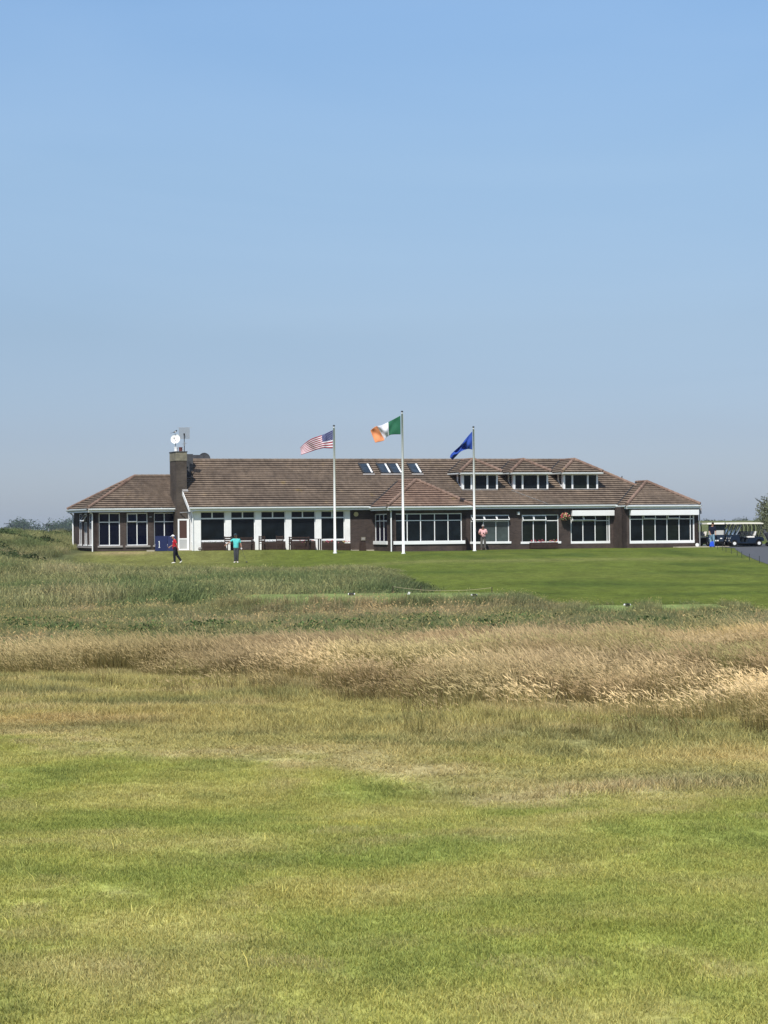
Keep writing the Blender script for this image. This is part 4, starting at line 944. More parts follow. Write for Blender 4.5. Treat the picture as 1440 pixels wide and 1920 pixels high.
def trolley(x, y, rz, label):
    r = empty("golf_trolley", (x, y, float(ZT(x, y))+.04), rz, label, "golf trolley", "golf trolleys beside the carts")
    for s in (-1, 1):
        m = MB(); m.tube([(0, s*.3, .15), (0, s*.33, .15)], .15, M['rubber'], 16); w = m.build("wheel", r); m = MB(); m.tube([(0, s*.335, .15), (0, s*.34, .15)], .07, M['grey'], 10); m.build("hub", w)
    m = MB(); m.tube([(0, -.3, .15), (0, .3, .15)], .015, M['grey'], 6); m.tube([(.35, 0, .1), (0, 0, .2), (-.3, 0, .75), (-.45, 0, 1.0)], .018, M['grey'], 6); m.tube([(-.45, -.12, 1.0), (-.45, .12, 1.0)], .02, M['rubber'], 6); m.build("frame", r)
    m = MB(); m.tube([(.16, 0, .16), (-.24, 0, .95)], [.13, .15], M['dark'], 12); m.build("golf_bag", r)
    m = MB()
    for i in range(7):
        a = i*.9; p = Vector((-.24+.06*math.cos(a), .09*math.sin(a), .95)); q = p+Vector((-.10+.02*math.cos(a), .03*math.sin(a), .20+.03*(i % 3))); m.tube([p, q], .008, M['grey'], 5); m.ball(q, .028, M['dark'], 6, 4)
    m.build("club_heads", r); return r
trolley(26.9, 155.2, .2, "dark golf trolley with bag right behind the nearest cart"); trolley(27.5, 156.4, -.5, "dark golf trolley with bag farthest right at the picture's edge")
m = MB(); m.hexa([(-.18, -.13, 0), (.18, -.13, 0), (.18, .13, 0), (-.18, .13, 0), (-.10, -.08, .34), (.12, -.08, .40), (.12, .08, .40), (-.10, .08, .34)], mat("bright_blue_cloth", (.01, .07, .55), .6, .3)); tag(m.build("cool_bag", loc=(23.05, 156.2, float(ZT(23.05, 156.2))+.04), bevel=.04), "bright blue bag on the ground in front of the man in dark clothes", "bag")

# ------------------------------------------------------------------ grass: blade clumps instanced over measured ground
def grass_mat(name, transl=.3, rough=.85):
    m = bpy.data.materials.new(name); m.use_nodes = True; nt = m.node_tree; N = nt.nodes; L = nt.links; b = N["Principled BSDF"]
    b.inputs["Roughness"].default_value = rough; b.inputs["Specular IOR Level"].default_value = .15
    a = N.new("ShaderNodeAttribute"); a.attribute_name = "col"; a.attribute_type = 'INSTANCER'
    v = N.new("ShaderNodeAttribute"); v.attribute_name = "vc"
    mx = N.new("ShaderNodeMix"); mx.data_type = 'RGBA'; mx.blend_type = 'MULTIPLY'; mx.inputs[0].default_value = 1
    L.new(a.outputs["Color"], mx.inputs[6]); L.new(v.outputs["Color"], mx.inputs[7]); L.new(mx.outputs[2], b.inputs["Base Color"])
    t = N.new("ShaderNodeBsdfTranslucent"); ms = N.new("ShaderNodeMixShader"); ms.inputs[0].default_value = transl
    L.new(mx.outputs[2], t.inputs[0]); L.new(b.outputs[0], ms.inputs[1]); L.new(t.outputs[0], ms.inputs[2]); L.new(ms.outputs[0], N["Material Output"].inputs[0])
    return m
GM = grass_mat("grass_blades")
def clump(name, n, rad, h0, h1, w, lean, seed, wind=0.0, heads=0.0, vc0=(1, 1, 1), vc1=(1, 1, 1), vvar=.25, headc=(1, 1, 1), headlen=.12, broad=0):
    """n curved blades in a disc; optional bent seed heads; one mesh"""
    rg = np.random.default_rng(seed); V = []; F = []; C = []
    for i in range(n):
        a = rg.uniform(0, 6.283); r = rad*math.sqrt(rg.uniform()); bx, by = r*math.cos(a), r*math.sin(a)
        h = rg.uniform(h0, h1); la = rg.uniform(0, 6.283); lm = rg.uniform(.1, 1)*lean*h
        lx, ly = lm*math.cos(la)-wind*h, lm*math.sin(la)
        wa = rg.uniform(-.9, .9); ww = w*rg.uniform(.6, 1.3); wx, wy = ww*math.cos(wa)/2, ww*math.sin(wa)/2
        sh = 1+rg.uniform(-vvar, vvar); hue = rg.uniform(-.08, .08)
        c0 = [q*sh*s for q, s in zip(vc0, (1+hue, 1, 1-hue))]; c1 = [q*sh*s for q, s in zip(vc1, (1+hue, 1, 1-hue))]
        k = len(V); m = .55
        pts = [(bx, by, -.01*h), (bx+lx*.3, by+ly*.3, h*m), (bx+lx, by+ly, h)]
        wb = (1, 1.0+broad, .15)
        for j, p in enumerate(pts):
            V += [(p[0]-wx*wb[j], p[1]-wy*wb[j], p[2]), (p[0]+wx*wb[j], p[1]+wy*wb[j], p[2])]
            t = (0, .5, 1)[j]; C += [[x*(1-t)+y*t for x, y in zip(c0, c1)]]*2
        F += [(k, k+1, k+3, k+2), (k+2, k+3, k+5, k+4)]
        if heads and rg.uniform() < heads:
            q = len(V); hl = headlen*rg.uniform(.7, 1.3); dx = -(.55+rg.uniform(-.75, .35))*hl; dz = rg.uniform(.15, 1.05)*hl; dy = rg.uniform(-.3, .3)*hl
            hw = w*rg.uniform(1.0, 1.9); px_, py_, pz_ = pts[2]; sh = 1+rg.uniform(-.25, .25); hc = [x*sh for x in headc]
            for t, wd in ((0, .3), (.4, 1), (1.0, .15)):
                z = pz_+dz*t-.22*hl*t*t; x = px_+dx*t; y = py_+dy*t
                V += [(x-hw*wd*.35, y, z-hw*wd*.5), (x+hw*wd*.35, y, z+hw*wd*.5)]; C += [hc]*2
            F += [(q, q+1, q+3, q+2), (q+2, q+3, q+5, q+4)]
    me = bpy.data.meshes.new(name); me.from_pydata(V, [], F); at_ = me.attributes.new("vc", 'FLOAT_COLOR', 'POINT')
    at_.data.foreach_set("color", np.concatenate([np.array(C), np.ones((len(C), 1))], 1).ravel().astype(np.float32))
    me.materials.append(GM); me.update(); o = bpy.data.objects.new(name, me); return o
def leaf_clump(name, n, rad, h, s0, s1, seed, c0=(.8, .9, .8), c1=(1.2, 1.15, 1.1)):
    rg = np.random.default_rng(seed); V = []; F = []; C = []
    for i in range(n):
        a = rg.uniform(0, 6.283); r = rad*math.sqrt(rg.uniform()); z = h*rg.uniform(.15, 1)*(1-.5*(r/rad)**2); p = np.array((r*math.cos(a), r*math.sin(a), z))
        d = rg.normal(size=3); d[2] = abs(d[2])*.6+.2; d /= np.linalg.norm(d); e = np.cross(d, rg.normal(size=3)); e /= np.linalg.norm(e); s = rg.uniform(s0, s1)
        k = len(V); V += [tuple(p-e*s*.45), tuple(p-d*s), tuple(p+e*s*.45), tuple(p+d*s)]; F.append((k, k+1, k+2, k+3)); t = rg.uniform(); C += [[x*(1-t)+y*t for x, y in zip(c0, c1)]]*4
    me = bpy.data.meshes.new(name); me.from_pydata(V, [], F); at_ = me.attributes.new("vc", 'FLOAT_COLOR', 'POINT')
    at_.data.foreach_set("color", np.concatenate([np.array(C), np.ones((len(C), 1))], 1).ravel().astype(np.float32))
    me.materials.append(GM); me.update(); return bpy.data.objects.new(name, me)
def scatter(name, label, cat, protos, X, Y, scl, col, rz=None, dz=0.0):
    n = len(X); Z = ZT(X, Y)+dz
    me = bpy.data.meshes.new(name); me.vertices.add(n); me.vertices.foreach_set("co", np.stack([X, Y, Z], 1).ravel())
    rot = np.zeros((n, 3)); rot[:, 2] = rng.uniform(0, 6.283, n) if rz is None else rz
    def A(nm, ty, data, key): a = me.attributes.new(nm, ty, 'POINT'); a.data.foreach_set(key, data.ravel().astype(np.float32))
    A("rot", 'FLOAT_VECTOR', rot, "vector"); A("scl", 'FLOAT_VECTOR', scl, "vector")
    A("col", 'FLOAT_COLOR', np.concatenate([col, np.ones((n, 1))], 1), "color"); me.update()
    pc = bpy.data.collections.new(name+"_kinds")
    for p in protos: pc.objects.link(p)
    o = bpy.data.objects.new(name, me); COL.objects.link(o); tag(o, label, cat, kind='stuff')
    g = bpy.data.node_groups.new(name, 'GeometryNodeTree'); g.interface.new_socket("Geometry", in_out='INPUT', socket_type='NodeSocketGeometry'); g.interface.new_socket("Geometry", in_out='OUTPUT', socket_type='NodeSocketGeometry')
    N = g.nodes; L = g.links; gi = N.new("NodeGroupInput"); go = N.new("NodeGroupOutput"); ip = N.new("GeometryNodeInstanceOnPoints"); ci = N.new("GeometryNodeCollectionInfo")
    ci.inputs["Collection"].default_value = pc; ci.inputs["Separate Children"].default_value = True; ci.inputs["Reset Children"].default_value = True
    ip.inputs["Pick Instance"].default_value = True; ri = N.new("FunctionNodeRandomValue"); ri.data_type = 'INT'; ri.inputs["Min"].default_value = 0; ri.inputs["Max"].default_value = len(protos)-1
    L.new([s for s in ri.outputs if s.type == 'INT'][0], ip.inputs["Instance Index"])
    for nm, sk in (("rot", "Rotation"), ("scl", "Scale")):
        na = N.new("GeometryNodeInputNamedAttribute"); na.data_type = 'FLOAT_VECTOR'; na.inputs["Name"].default_value = nm; L.new(na.outputs["Attribute"], ip.inputs[sk])
    L.new(gi.outputs[0], ip.inputs["Points"]); L.new(ci.outputs[0], ip.inputs["Instance"]); L.new(ip.outputs[0], go.inputs[0])
    md = o.modifiers.new("scatter", 'NODES'); md.node_group = g
    return o
def field(y0, y1, margin, dens, maskfn):
    """random points in the part of the links in view (a wedge widening with distance) kept with probability dens*mask"""
    hw = lambda y: y*.175+margin
    area = (hw(y0)+hw(y1))*(y1-y0)
    n = int(area*dens*1.0); Y = y0+(y1-y0)*rng.uniform(size=int(n*2.2)); W_ = hw(Y); keep = rng.uniform(size=len(Y)) < W_/hw(y1)
    Y = Y[keep][:n]; X = (rng.uniform(size=len(Y))*2-1)*hw(Y); p = maskfn(X, Y); k = rng.uniform(size=len(Y)) < p
    return X[k], Y[k]
V3 = lambda n, lo, hi, zl=1, zh=1: (lambda s: np.stack([s, s, s*rng.uniform(zl, zh, n)], 1))(rng.uniform(lo, hi, n))
OUT = lambda X, Y: sm(-.1, .15, Y-bnd(LB, X))
# mown lawn, near
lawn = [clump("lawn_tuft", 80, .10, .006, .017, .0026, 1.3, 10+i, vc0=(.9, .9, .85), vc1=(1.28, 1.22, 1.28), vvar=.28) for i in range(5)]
X, Y = field(6.2, 18, 1.2, 300, lambda X, Y: (1-OUT(X, Y)))
c = ALB(X, Y)*rng.uniform(.85, 1.18, (len(X), 1))*1.12
scatter("lawn_grass", "short mown grass of the near lawn with dry yellow patches", "grass", lawn, X, Y, V3(len(X), .8, 1.3, .6, 1.5), c)
# scattered taller stems in the lawn
st = [clump("stray_stem", 4, .04, .025, .055, .0022, 1.0, 30+i, vc0=(1.1, 1.05, .9), vc1=(1.7, 1.5, 1.3)) for i in range(3)]
X, Y = field(6.5, 17, 1.0, 7, lambda X, Y: sm(.45, .7, fbm(X*1.4+11, Y+3, 3)))
scatter("stray_stems", "pale loose stems standing out of the lawn", "grass", st, X, Y, V3(len(X), .7, 1.4), np.clip(ALB(X, Y)*1.5+.03, 0, .6))
# olive short rough between lawn and tall grass
ol = [clump("rough_tuft", 46, .13, .025, .075, .0036, .9, 40+i, wind=.15, vc0=(.85, .85, .8), vc1=(1.3, 1.24, 1.18), vvar=.32) for i in range(5)]
X, Y = field(11.5, 29, 1.8, 110, lambda X, Y: OUT(X, Y)*(1-sm(.0, 2.0, Y-bnd(FF, X))*.6))
dry = sm(-.6, .6, 0*X)*np.exp(-(((X-1.7)/1.2)**2+((Y-13.35)/.28)**2))
hgt = .28+1.3*fbm(X/1.2+60, Y/1.1, 3)*sm(0, 5, Y-bnd(LB, X)) + 1.2*dry
s = V3(len(X), .8, 1.3); s[:, 2] *= hgt
scatter("short_rough_grass", "olive and straw coloured short rough between lawn and tall grass", "grass", ol, X, Y, s, ALB(X, Y)*rng.uniform(.75, 1.3, (len(X), 1))*1.15)
# tall dry grass with seed heads
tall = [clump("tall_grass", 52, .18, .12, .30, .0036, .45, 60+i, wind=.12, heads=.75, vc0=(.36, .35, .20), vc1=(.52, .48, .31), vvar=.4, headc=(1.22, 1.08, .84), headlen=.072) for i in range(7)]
def fluff_amt(X, Y):
    ff = bnd(FF, X); fb = bnd(FB, X); e = 1.2*(fbm(X/1.1+5, Y/.9+8, 3)-.5)*2
    h = fbm(X/.9+15, Y/1.4+28, 4); a = 2.0+2.5*(1-sm(-3, 0, X)); return sm(-.9, 2.8, Y-ff+a*e)**1.6*(1-sm(-2.5, 1.2, Y-fb+e))*(.30+.7*sm(.34, .56, h))
X, Y = field(17.0, 38, 2.5, 58, lambda X, Y: fluff_amt(X, Y))
pale = sm(.38, .66, fbm(X/2.6+33, Y/3.4+12, 4)*.8+.2*sm(-2, 3, X)); front = np.exp(-((Y-bnd(FF, X)-1.5)/3.2)**2)
lum = .42+.56*pale*(.5+.5*front)+.12*front*sm(-1.5, 1.5, X)
grn = sm(.52, .7, fbm(X/1.6+80, Y/2.2+2, 4))*(1-front*.7)
c = np.array((.80, .68, .47))[None]*lum[:, None]; c = lerp(c, (.34, .36, .18), grn*.8); c = lerp(c, (.34, .27, .18), .8*sm(.5, .66, fbm(X/1.9+3, Y/1.3+66, 4))); c = lerp(c, (.50, .42, .20), .7*np.exp(-(((X-4.6)/1.2)**2+((Y-29)/1.6)**2)))
c = lerp(c, (.40, .37, .21), .7*(1-sm(-4.0, -1.0, X))*(1-pale*.6))
s = V3(len(X), .85, 1.2); s[:, 2] *= (.72+.28*sm(-.5, 2.5, Y-bnd(FF, X)))*(.5+1.0*fbm(X/1.3, Y/1.5+50, 3))
def straymask(X, Y):
    d = bnd(FF, X)-Y; return sm(-1.0, .3, d)*np.exp(-np.clip(d, 0, 9)/.8)*sm(.36, .62, fbm(X/1.0+31, Y/1.3+77, 4))
scatter("tall_dry_grass", "tall straw coloured grass with bent seed heads blown to the left", "grass", tall, X, Y, s, c*rng.uniform(.8, 1.2, (len(X), 1)), rz=rng.uniform(-.5, .5, len(X)))
X, Y = field(13.5, 28, 2.0, 26, straymask)
sc_ = V3(len(X), .4, .8); c = np.array((.40, .34, .21))[None]*rng.uniform(.75, 1.3, (len(X), 1)); c = lerp(c, (.30, .30, .15), sm(.4, .6, fbm(X*1.1, Y, 3))*.7)
scatter("straggling_stems", "thin brownish stems straggling out of the tall grass into the short rough", "grass", tall, X, Y, sc_, c, rz=rng.uniform(-.6, .6, len(X)))
# green and grey-green rough in front of the tees
mid = [clump("green_rough_tuft", 70, .22, .10, .28, .0055, .5, 80+i, wind=.2, heads=.15, vc0=(.65, .65, .6), vc1=(1.25, 1.25, 1.2), vvar=.35, headc=(2.0, 1.65, 1.4), headlen=.06) for i in range(5)]
lv = [leaf_clump("leafy_weed", 90, .26, .22, .018, .040, 90+i) for i in range(4)]
def midmask(X, Y): return sm(-2.2, -.2, Y-bnd(FB, X))*(1-tee_cut(X, Y))*(1-sm(50.0, 50.4, Y))*(1-sm(47.2, 48.5, Y)*sm(-3.5, -2.6, X))*(1-sm(45.0, 47.0, Y)*sm(3.2, 4.4, X))
X, Y = field(26, 50.8, 3.0, 30, midmask)
def midcol(X, Y):
    c = np.zeros(X.shape+(3,))+np.array((.240, .235, .110)); c = lerp(c, (.37, .30, .175), sm(.45, .7, fbm(X/1.8+13, Y/2.4, 4))*.85)
    c = lerp(c, (.145, .180, .080), sm(.46, .66, fbm(X/1.5+44, Y/1.6+9, 4))*.85); return lerp(c, (.17, .185, .095), sm(1.0, 3.0, X)*.3)
s = V3(len(X), .8, 1.25); s[:, 2] *= (.6+.7*fbm(X/1.3+2, Y/1.5, 3))*(1-.30*sm(45.0, 46.8, Y)*sm(-4.5, -3, X))*(1-.3*sm(42.4, 43.8, Y)*sm(3, 4, X))
scatter("green_rough", "grey green rough grass on the bank in front of the teeing strips", "grass", mid, X, Y, s, midcol(X, Y)*rng.uniform(.75, 1.25, (len(X), 1)))
X, Y = field(30, 46.5, 2.5, 9, lambda X, Y: midmask(X, Y)*(1-sm(41.5, 43.5, Y))*sm(.48, .62, fbm(X/1.7+71, Y/1.5+31, 4)+.08*np.exp(-((X+1.2)/1.6)**2)+.08*np.exp(-((X-2.5)/2)**2)))
scatter("leafy_weeds", "dark green leafy weeds in the rough in front of the tees", "weeds", lv, X, Y, V3(len(X), .8, 1.5), np.array((.085, .125, .045))[None]*rng.uniform(.6, 1.6, (len(X), 1)))
# rough beyond the tee, left side, and the dune
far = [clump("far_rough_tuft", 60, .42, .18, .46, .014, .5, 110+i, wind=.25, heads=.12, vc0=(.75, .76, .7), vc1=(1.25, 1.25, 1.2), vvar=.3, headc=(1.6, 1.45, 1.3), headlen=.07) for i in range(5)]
def farmask(X, Y):
    edge = -6.5-13.9*sm(60, 146, Y)
    body = (1-sm(-.3, .3, X-rough_right(X, Y)-.8*(fbm(X, Y/3, 3)-.5)))*sm(50.4, 51.2, Y)*(1-sm(89, 96, Y+5*(fbm(X/3, Y/9, 3)-.5)))
    return np.maximum(body, sm(.2, 1.4, edge-X+1.5*(fbm(X/3, Y/6, 3)-.5))*sm(50, 52, Y)*(1-sm(172, 182, Y)))
X, Y = field(50.5, 182, 3.0, 7.5, farmask)
c = np.zeros(X.shape+(3,))+np.array((.235, .238, .108)); c = lerp(c, (.35, .30, .165), sm(.47, .68, fbm(X/3+3, Y/7+40, 4))*.8); c = lerp(c, (.130, .172, .068), sm(.44, .62, fbm(X/2.6+24, Y/7, 4))*.85)
c = lerp(c, (.060, .095, .045), .8*np.exp(-(((X-.6)/1.1)**2+((Y-66)/16)**2))); c = lerp(c, (.235, .205, .12), .6*sm(3, 8, -11-X+0*Y)*sm(100, 118, Y)*(1-sm(128, 150, Y)))
s = V3(len(X), .8, 1.3); s[:, 2] *= (.35+.8*fbm(X/2+2, Y/4, 3))*(1-.35*sm(72, 92, Y)*(1-sm(-1, 5, -8-X)))*(.4+.6*np.maximum(sm(-.1, 1.3, rough_right(X, Y)-X), 0))
scatter("far_rough", "grey green tussocky rough beyond the tee and on the dune at left", "grass", far, X, Y, s, c*rng.uniform(.75, 1.25, (len(X), 1)))
lf2 = [leaf_clump("dune_bush", 130, .6, .6, .05, .10, 130+i) for i in range(3)]
X, Y = field(95, 178, 3.0, .55, lambda X, Y: sm(1.5, 4, (-6.5-13.2*sm(60, 146, Y))-X)*sm(.42, .56, fbm(X/4+9, Y/8+61, 3)))
scatter("dune_scrub", "low dark green scrub on the dune left of the clubhouse", "scrub", lf2, X, Y, V3(len(X), .6, 1.1), np.array((.060, .085, .035))[None]*rng.uniform(.6, 1.5, (len(X), 1)))

# ------------------------------------------------------------------ trees
def blob_tree(name, x, y, h, w, n, col, label, cat="tree", leaf=.3, trunk=True, group=None, seed=1, squash=.8, zb=None):
    rg = np.random.default_rng(seed); z0 = float(ZT(x, y)) if zb is None else zb
    r = empty(name, (x, y, z0), 0, label, cat, group)
    if trunk:
        m = MB(); bm_ = M['stake']; m.tube([(0, 0, -.3), (.03*h, 0, h*.3), (0, 0, h*.7)], [.05*h, .035*h, .01*h], bm_, 8)
        for i in range(5):
            a = rg.uniform(0, 6.28); m.tube([(.02*h, 0, h*(.25+.08*i)), (w*.3*math.cos(a), w*.3*math.sin(a), h*(.5+.08*i))], [.02*h, .006*h], bm_, 6)
        m.build("trunk", r)
    V = []; F = []; C = []
    lob = [(rg.uniform(-.5, .5)*w*.7, rg.uniform(-.5, .5)*w*.6, h*rg.uniform(.35, .86), w*rg.uniform(.16, .30)) for _ in range(11)]
    for i in range(n):
        lx, ly, lz, lr = lob[rg.integers(len(lob))]; d = rg.normal(size=3); d /= np.linalg.norm(d); rr = lr*rg.uniform(.55, 1.12)
        p = np.array((lx, ly, lz))+d*rr*np.array((1, 1, squash)); e = rg.normal(size=3); e /= np.linalg.norm(e); f2 = np.cross(d, e); f2 /= np.linalg.norm(f2)+1e-6; s_ = leaf*rg.uniform(.5, 1.3)
        k = len(V); V += [tuple(p-e*s_*.5), tuple(p-f2*s_*.35), tuple(p+e*s_*.5), tuple(p+f2*s_*.35)]; F.append((k, k+1, k+2, k+3))
    me = bpy.data.meshes.new("crown"); me.from_pydata(V, [], F); me.materials.append(mat("crown_leaves_"+name+str(seed), col, .9, .1, .45, .6)); me.update()
    o = bpy.data.objects.new("crown", me); COL.objects.link(o); o.parent = r; return r
fx = [(-230, 1420, 8.8, 26, "broad far tree with flat spreading top, on the horizon left of the clubhouse"), (-243, 1440, 6.2, 11, "small round far tree left of the broad flat one on the horizon"), (-197, 1400, 8.4, 30, "rounded far tree beside the left end of the clubhouse"), (-214, 1450, 5.6, 18, "low far tree in the dip between the two broad far trees"), (-260, 1450, 5.9, 14, "lowest far tree at the left edge of the horizon")]
for i, (x, y, h, w, lb) in enumerate(fx): blob_tree("far_tree", x, y, h, w, 2600, (.04, .065, .035), lb, leaf=1.1, group="far trees on the horizon at left", seed=200+i, trunk=True)
for i, (x, y, h, w, lb) in enumerate([(101, 690, 2.6, 5, "small dark far tree just right of the clubhouse corner"), (112, 700, 2.8, 6, "dark bushy far tree above the left cart roofs"), (119.5, 705, 2.8, 6, "dark bushy far tree above the middle of the cart roofs"), (106, 700, 2.3, 5, "low far bush between two dark trees above the carts")]):
    blob_tree("far_tree", x, y, h, w, 900, (.045, .06, .03), lb, leaf=.4, group="far trees on the bank behind the carts", seed=230+i, zb=-.4)
def shrub(x, y, h, w, n, col, col2, label, seed):
    r = blob_tree("pine_tree", x, y, h, w, n, col, label, leaf=.12, seed=seed, squash=1.0); rg = random.Random(seed)
    m = MB()
    for i in range(16):
        a = rg.uniform(2.3, 4.0) if i < 9 else rg.uniform(0, 6.28); z = h*rg.uniform(.55, .97); l = w*rg.uniform(.42, .60); p = Vector((0, 0, z*.85)); q = Vector((l*math.cos(a), l*math.sin(a)*.6, z+.12*h)); m.tube([p, p.lerp(q, .5), q], [.035, .025, .012], M['stake'], 5)
        for j in range(16):
            t = p.lerp(q, .45+.55*j/15); e = t+Vector((rg.uniform(-.22, .12), rg.uniform(-.15, .15), rg.uniform(.0, .30))); m.tube([t, e], [.028, .012], M['needle'], 4, cap=False)
    m.build("branch", r)["kind"] = "stuff"; return r
M['needle'] = mat("pine_needles", (.05, .055, .03), .9, .1, .3, 5)
shrub(29.8, 163, 3.3, 4.6, 17000, (.13, .145, .080), None, "grey green pine with dark ragged branches at the right edge beyond the carts", 301)
blob_tree("bush", 29.1, 161.5, 2.1, 3.4, 8000, (.14, .155, .085), "low pale green bush behind the golf trolleys", "bush", .13, seed=302)
blob_tree("bush", 31.0, 172, 2.4, 4.0, 1500, (.09, .11, .05), "dark green bush partly hidden behind the pine at the right edge", "bush", .16, seed=303)

# ------------------------------------------------------------------ two odd posts on the dune
def post(x, y, h, bar, label, left=0):
    z0 = float(ZT(x, y)); h = h-z0; r = empty("post", (x, y, z0), 0, label, "post"); m = MB(); m.tube([(0, 0, -.3), (0, 0, h)], .05, M['grey'], 8); m.build("upright", r)
    m = MB(); m.hexa([(-bar/2+left, -.2, h), (bar/2+left, -.2, h), (bar/2+left, .2, h), (-bar/2+left, .2, h), (-bar/2+left, -.2, h+.06), (bar/2+left, -.2, h+.04), (bar/2+left, .2, h+.04), (-bar/2+left, .2, h+.06)], M['dark']); m.build("board", r)
post(-25.4, 168, 1.84, .78, "thin grey post with a flat dark board across its top, on the dune")
post(-28.3, 168, 1.96, .40, "short dark post with a small arm pointing left, on the dune", -.12)

# ------------------------------------------------------------------ people
def skin(name, verts, edges, radii, m, parent, root=0, lv=2):
    me = bpy.data.meshes.new(name+"_s"); me.from_pydata([tuple(v) for v in verts], edges, []); o = bpy.data.objects.new(name+"_s", me); COL.objects.link(o)
    sk = o.modifiers.new("skin", 'SKIN'); sk.use_smooth_shade = True
    for i, r in enumerate(radii):
        rr = r if isinstance(r, tuple) else (r, r); d = me.skin_vertices[0].data[i]; d.radius = rr; d.use_root = (i == root)
    sb = o.modifiers.new("sub", 'SUBSURF'); sb.levels = lv; sb.render_levels = lv
    dg = bpy.context.evaluated_depsgraph_get(); dg.update(); nm = bpy.data.meshes.new_from_object(o.evaluated_get(dg)); nm.name = name
    bpy.data.objects.remove(o); nm.materials.clear(); nm.materials.append(m); n = bpy.data.objects.new(name, nm); COL.objects.link(n); n.parent = parent; return n
SKIN = mat("skin", (.36, .20, .14), .6, .3); SKINT = mat("tanned_skin", (.22, .11, .08), .6, .3)
def person(label, x, y, P, cols, face, scale=1.0, skinm=None, cap=None, hair=None, dz=0):
    """P: joint positions (m, right/away/up); face: unit direction the face looks; built as one continuous body with clothes over it"""
    r = empty("person", (x, y, float(ZT(x, y))+dz), 0, label, "person"); r.scale = (scale,)*3; S = skinm or SKIN
    J = {k: Vector(v) for k, v in P.items()}; J['head'] = J['head']-Vector((0, 0, .03)); names = []; V = []; Rd = []; E = []
    def add(n, p, rad): names.append(n); V.append(Vector(p)); Rd.append(rad); return len(V)-1
    def ln(a, b): E.append((a, b))
    pel = add('pel', J['pel'], (.145, .10)); wai = add('wai', J['pel'].lerp(J['neck'], .40), (.115, .085)); che = add('che', J['pel'].lerp(J['neck'], .78), (.155, .10)); nk0 = add('n0', J['neck'], (.07, .065))
    nk1 = add('n1', J['neck'].lerp(J['head'], .45), .052); F = Vector(face).normalized()
    hd0 = add('h0', J['head']-Vector((0, 0, .035)), (.072, .082)); hd1 = add('h1', J['head']+Vector((0, 0, .055)), (.080, .090)); hd2 = add('h2', J['head']+Vector((0, 0, .115)), .055)
    for a, b in ((pel, wai), (wai, che), (che, nk0), (nk0, nk1), (nk1, hd0), (hd0, hd1), (hd1, hd2)): ln(a, b)
    for s in 'LR':
        sh = add('sh'+s, J['sh'+s], .058); el = add('el'+s, J['el'+s], .040); wr = add('wr'+s, J['wr'+s], .026); ln(che, sh); ln(sh, el); ln(el, wr)
        d = (J['wr'+s]-J['el'+s]).normalized(); pm = add('pm'+s, J['wr'+s]+d*.05, (.040, .020)); ln(wr, pm)
        side = d.cross(Vector((0, 1, .1))).normalized(); in_ = d.cross(side)
        for q in range(4):
            b0 = J['wr'+s]+d*.085+side*(.030-.020*q); L_ = (.062, .072, .068, .052)[q]; f1 = add('f', b0, .0095); f2 = add('f', b0+d*L_*.5+in_*.008, .009); f3 = add('f', b0+d*L_*.85+in_*.028, .0075); ln(pm, f1); ln(f1, f2); ln(f2, f3)
        t1 = add('t', J['wr'+s]+d*.035+side*.042, .011); t2 = add('t', J['wr'+s]+d*.075+side*.060, .009); ln(pm, t1); ln(t1, t2)
        hp = add('hp'+s, J['hp'+s], .095); kn = add('kn'+s, J['kn'+s], .060); an_ = add('an'+s, J['an'+s], .038); ln(pel, hp); ln(hp, kn); ln(kn, an_)
        toe = add('to'+s, J['to'+s], (.034, .025)); ln(an_, toe)
    body = skin("body", V, E, Rd, S, r)
    # face details belong to the body mesh's head
    side = F.cross(Vector((0, 0, 1))).normalized(); hc = J['head']+Vector((0, 0, .02)); m = MB()
    m.tube([hc+F*.080+Vector((0, 0, .03)), hc+F*.108-Vector((0, 0, .012)), hc+F*.085-Vector((0, 0, .02))], [.008, .013, .008], S, 6); m.build("nose", r, smooth=True)
    for q in (-1, 1):
        m = MB(); m.ball(hc+F*.083+side*q*.030+Vector((0, 0, .028)), .0105, M['black'], 8, 6); m.build("eye", r, smooth=True)
        m = MB(); m.ball(hc+side*q*.084, (.016, .016, .030), S, 8, 6); m.build("ear", r, smooth=True)
    m = MB(); m.tube([hc+F*.080+side*.022-Vector((0, 0, .048)), hc+F*.086-Vector((0, 0, .050)), hc+F*.080-side*.022-Vector((0, 0, .048))], .005, mat("lips", (.30, .10, .09), .5, .3), 6); m.build("mouth", r)
    if hair:
        m = MB(); m.ball(hc-F*.018+Vector((0, 0, .052)), (.096, .096, .095), hair, 14, 8); m.build("hair", r, smooth=True)
    if cap:
        m = MB(); T = F.to_track_quat('X', 'Z').to_matrix(); c0 = hc+Vector((0, 0, .075))
        for a in range(6):
            ph0, ph1 = math.pi/2*a/6, math.pi/2*(a+1)/6
            for q in range(14):
                t0, t1 = 6.2832*q/14, 6.2832*(q+1)/14
                pt = lambda ph, t: c0+Vector((.106*math.sin(ph)*math.cos(t), .106*math.sin(ph)*math.sin(t), .095*math.cos(ph)-.01))
                m.poly([pt(ph0, t0), pt(ph1, t0), pt(ph1, t1), pt(ph0, t1)], cap)
        fl = Vector((F.x, F.y, 0)).normalized(); sd2 = fl.cross(Vector((0, 0, 1)))
        b0 = [c0+fl*.085+sd2*q*.075-Vector((0, 0, .008)) for q in (-1, 1)]; b1 = [c0+fl*.185+sd2*q*.05+Vector((F.x, F.y, F.z))*.0-Vector((0, 0, .03)) for q in (1, -1)]
        P8 = b0+b1; m.hexa([tuple(p) for p in P8]+[tuple(p+Vector((0, 0, .012))) for p in P8], cap); m.build("cap", r, smooth=True)
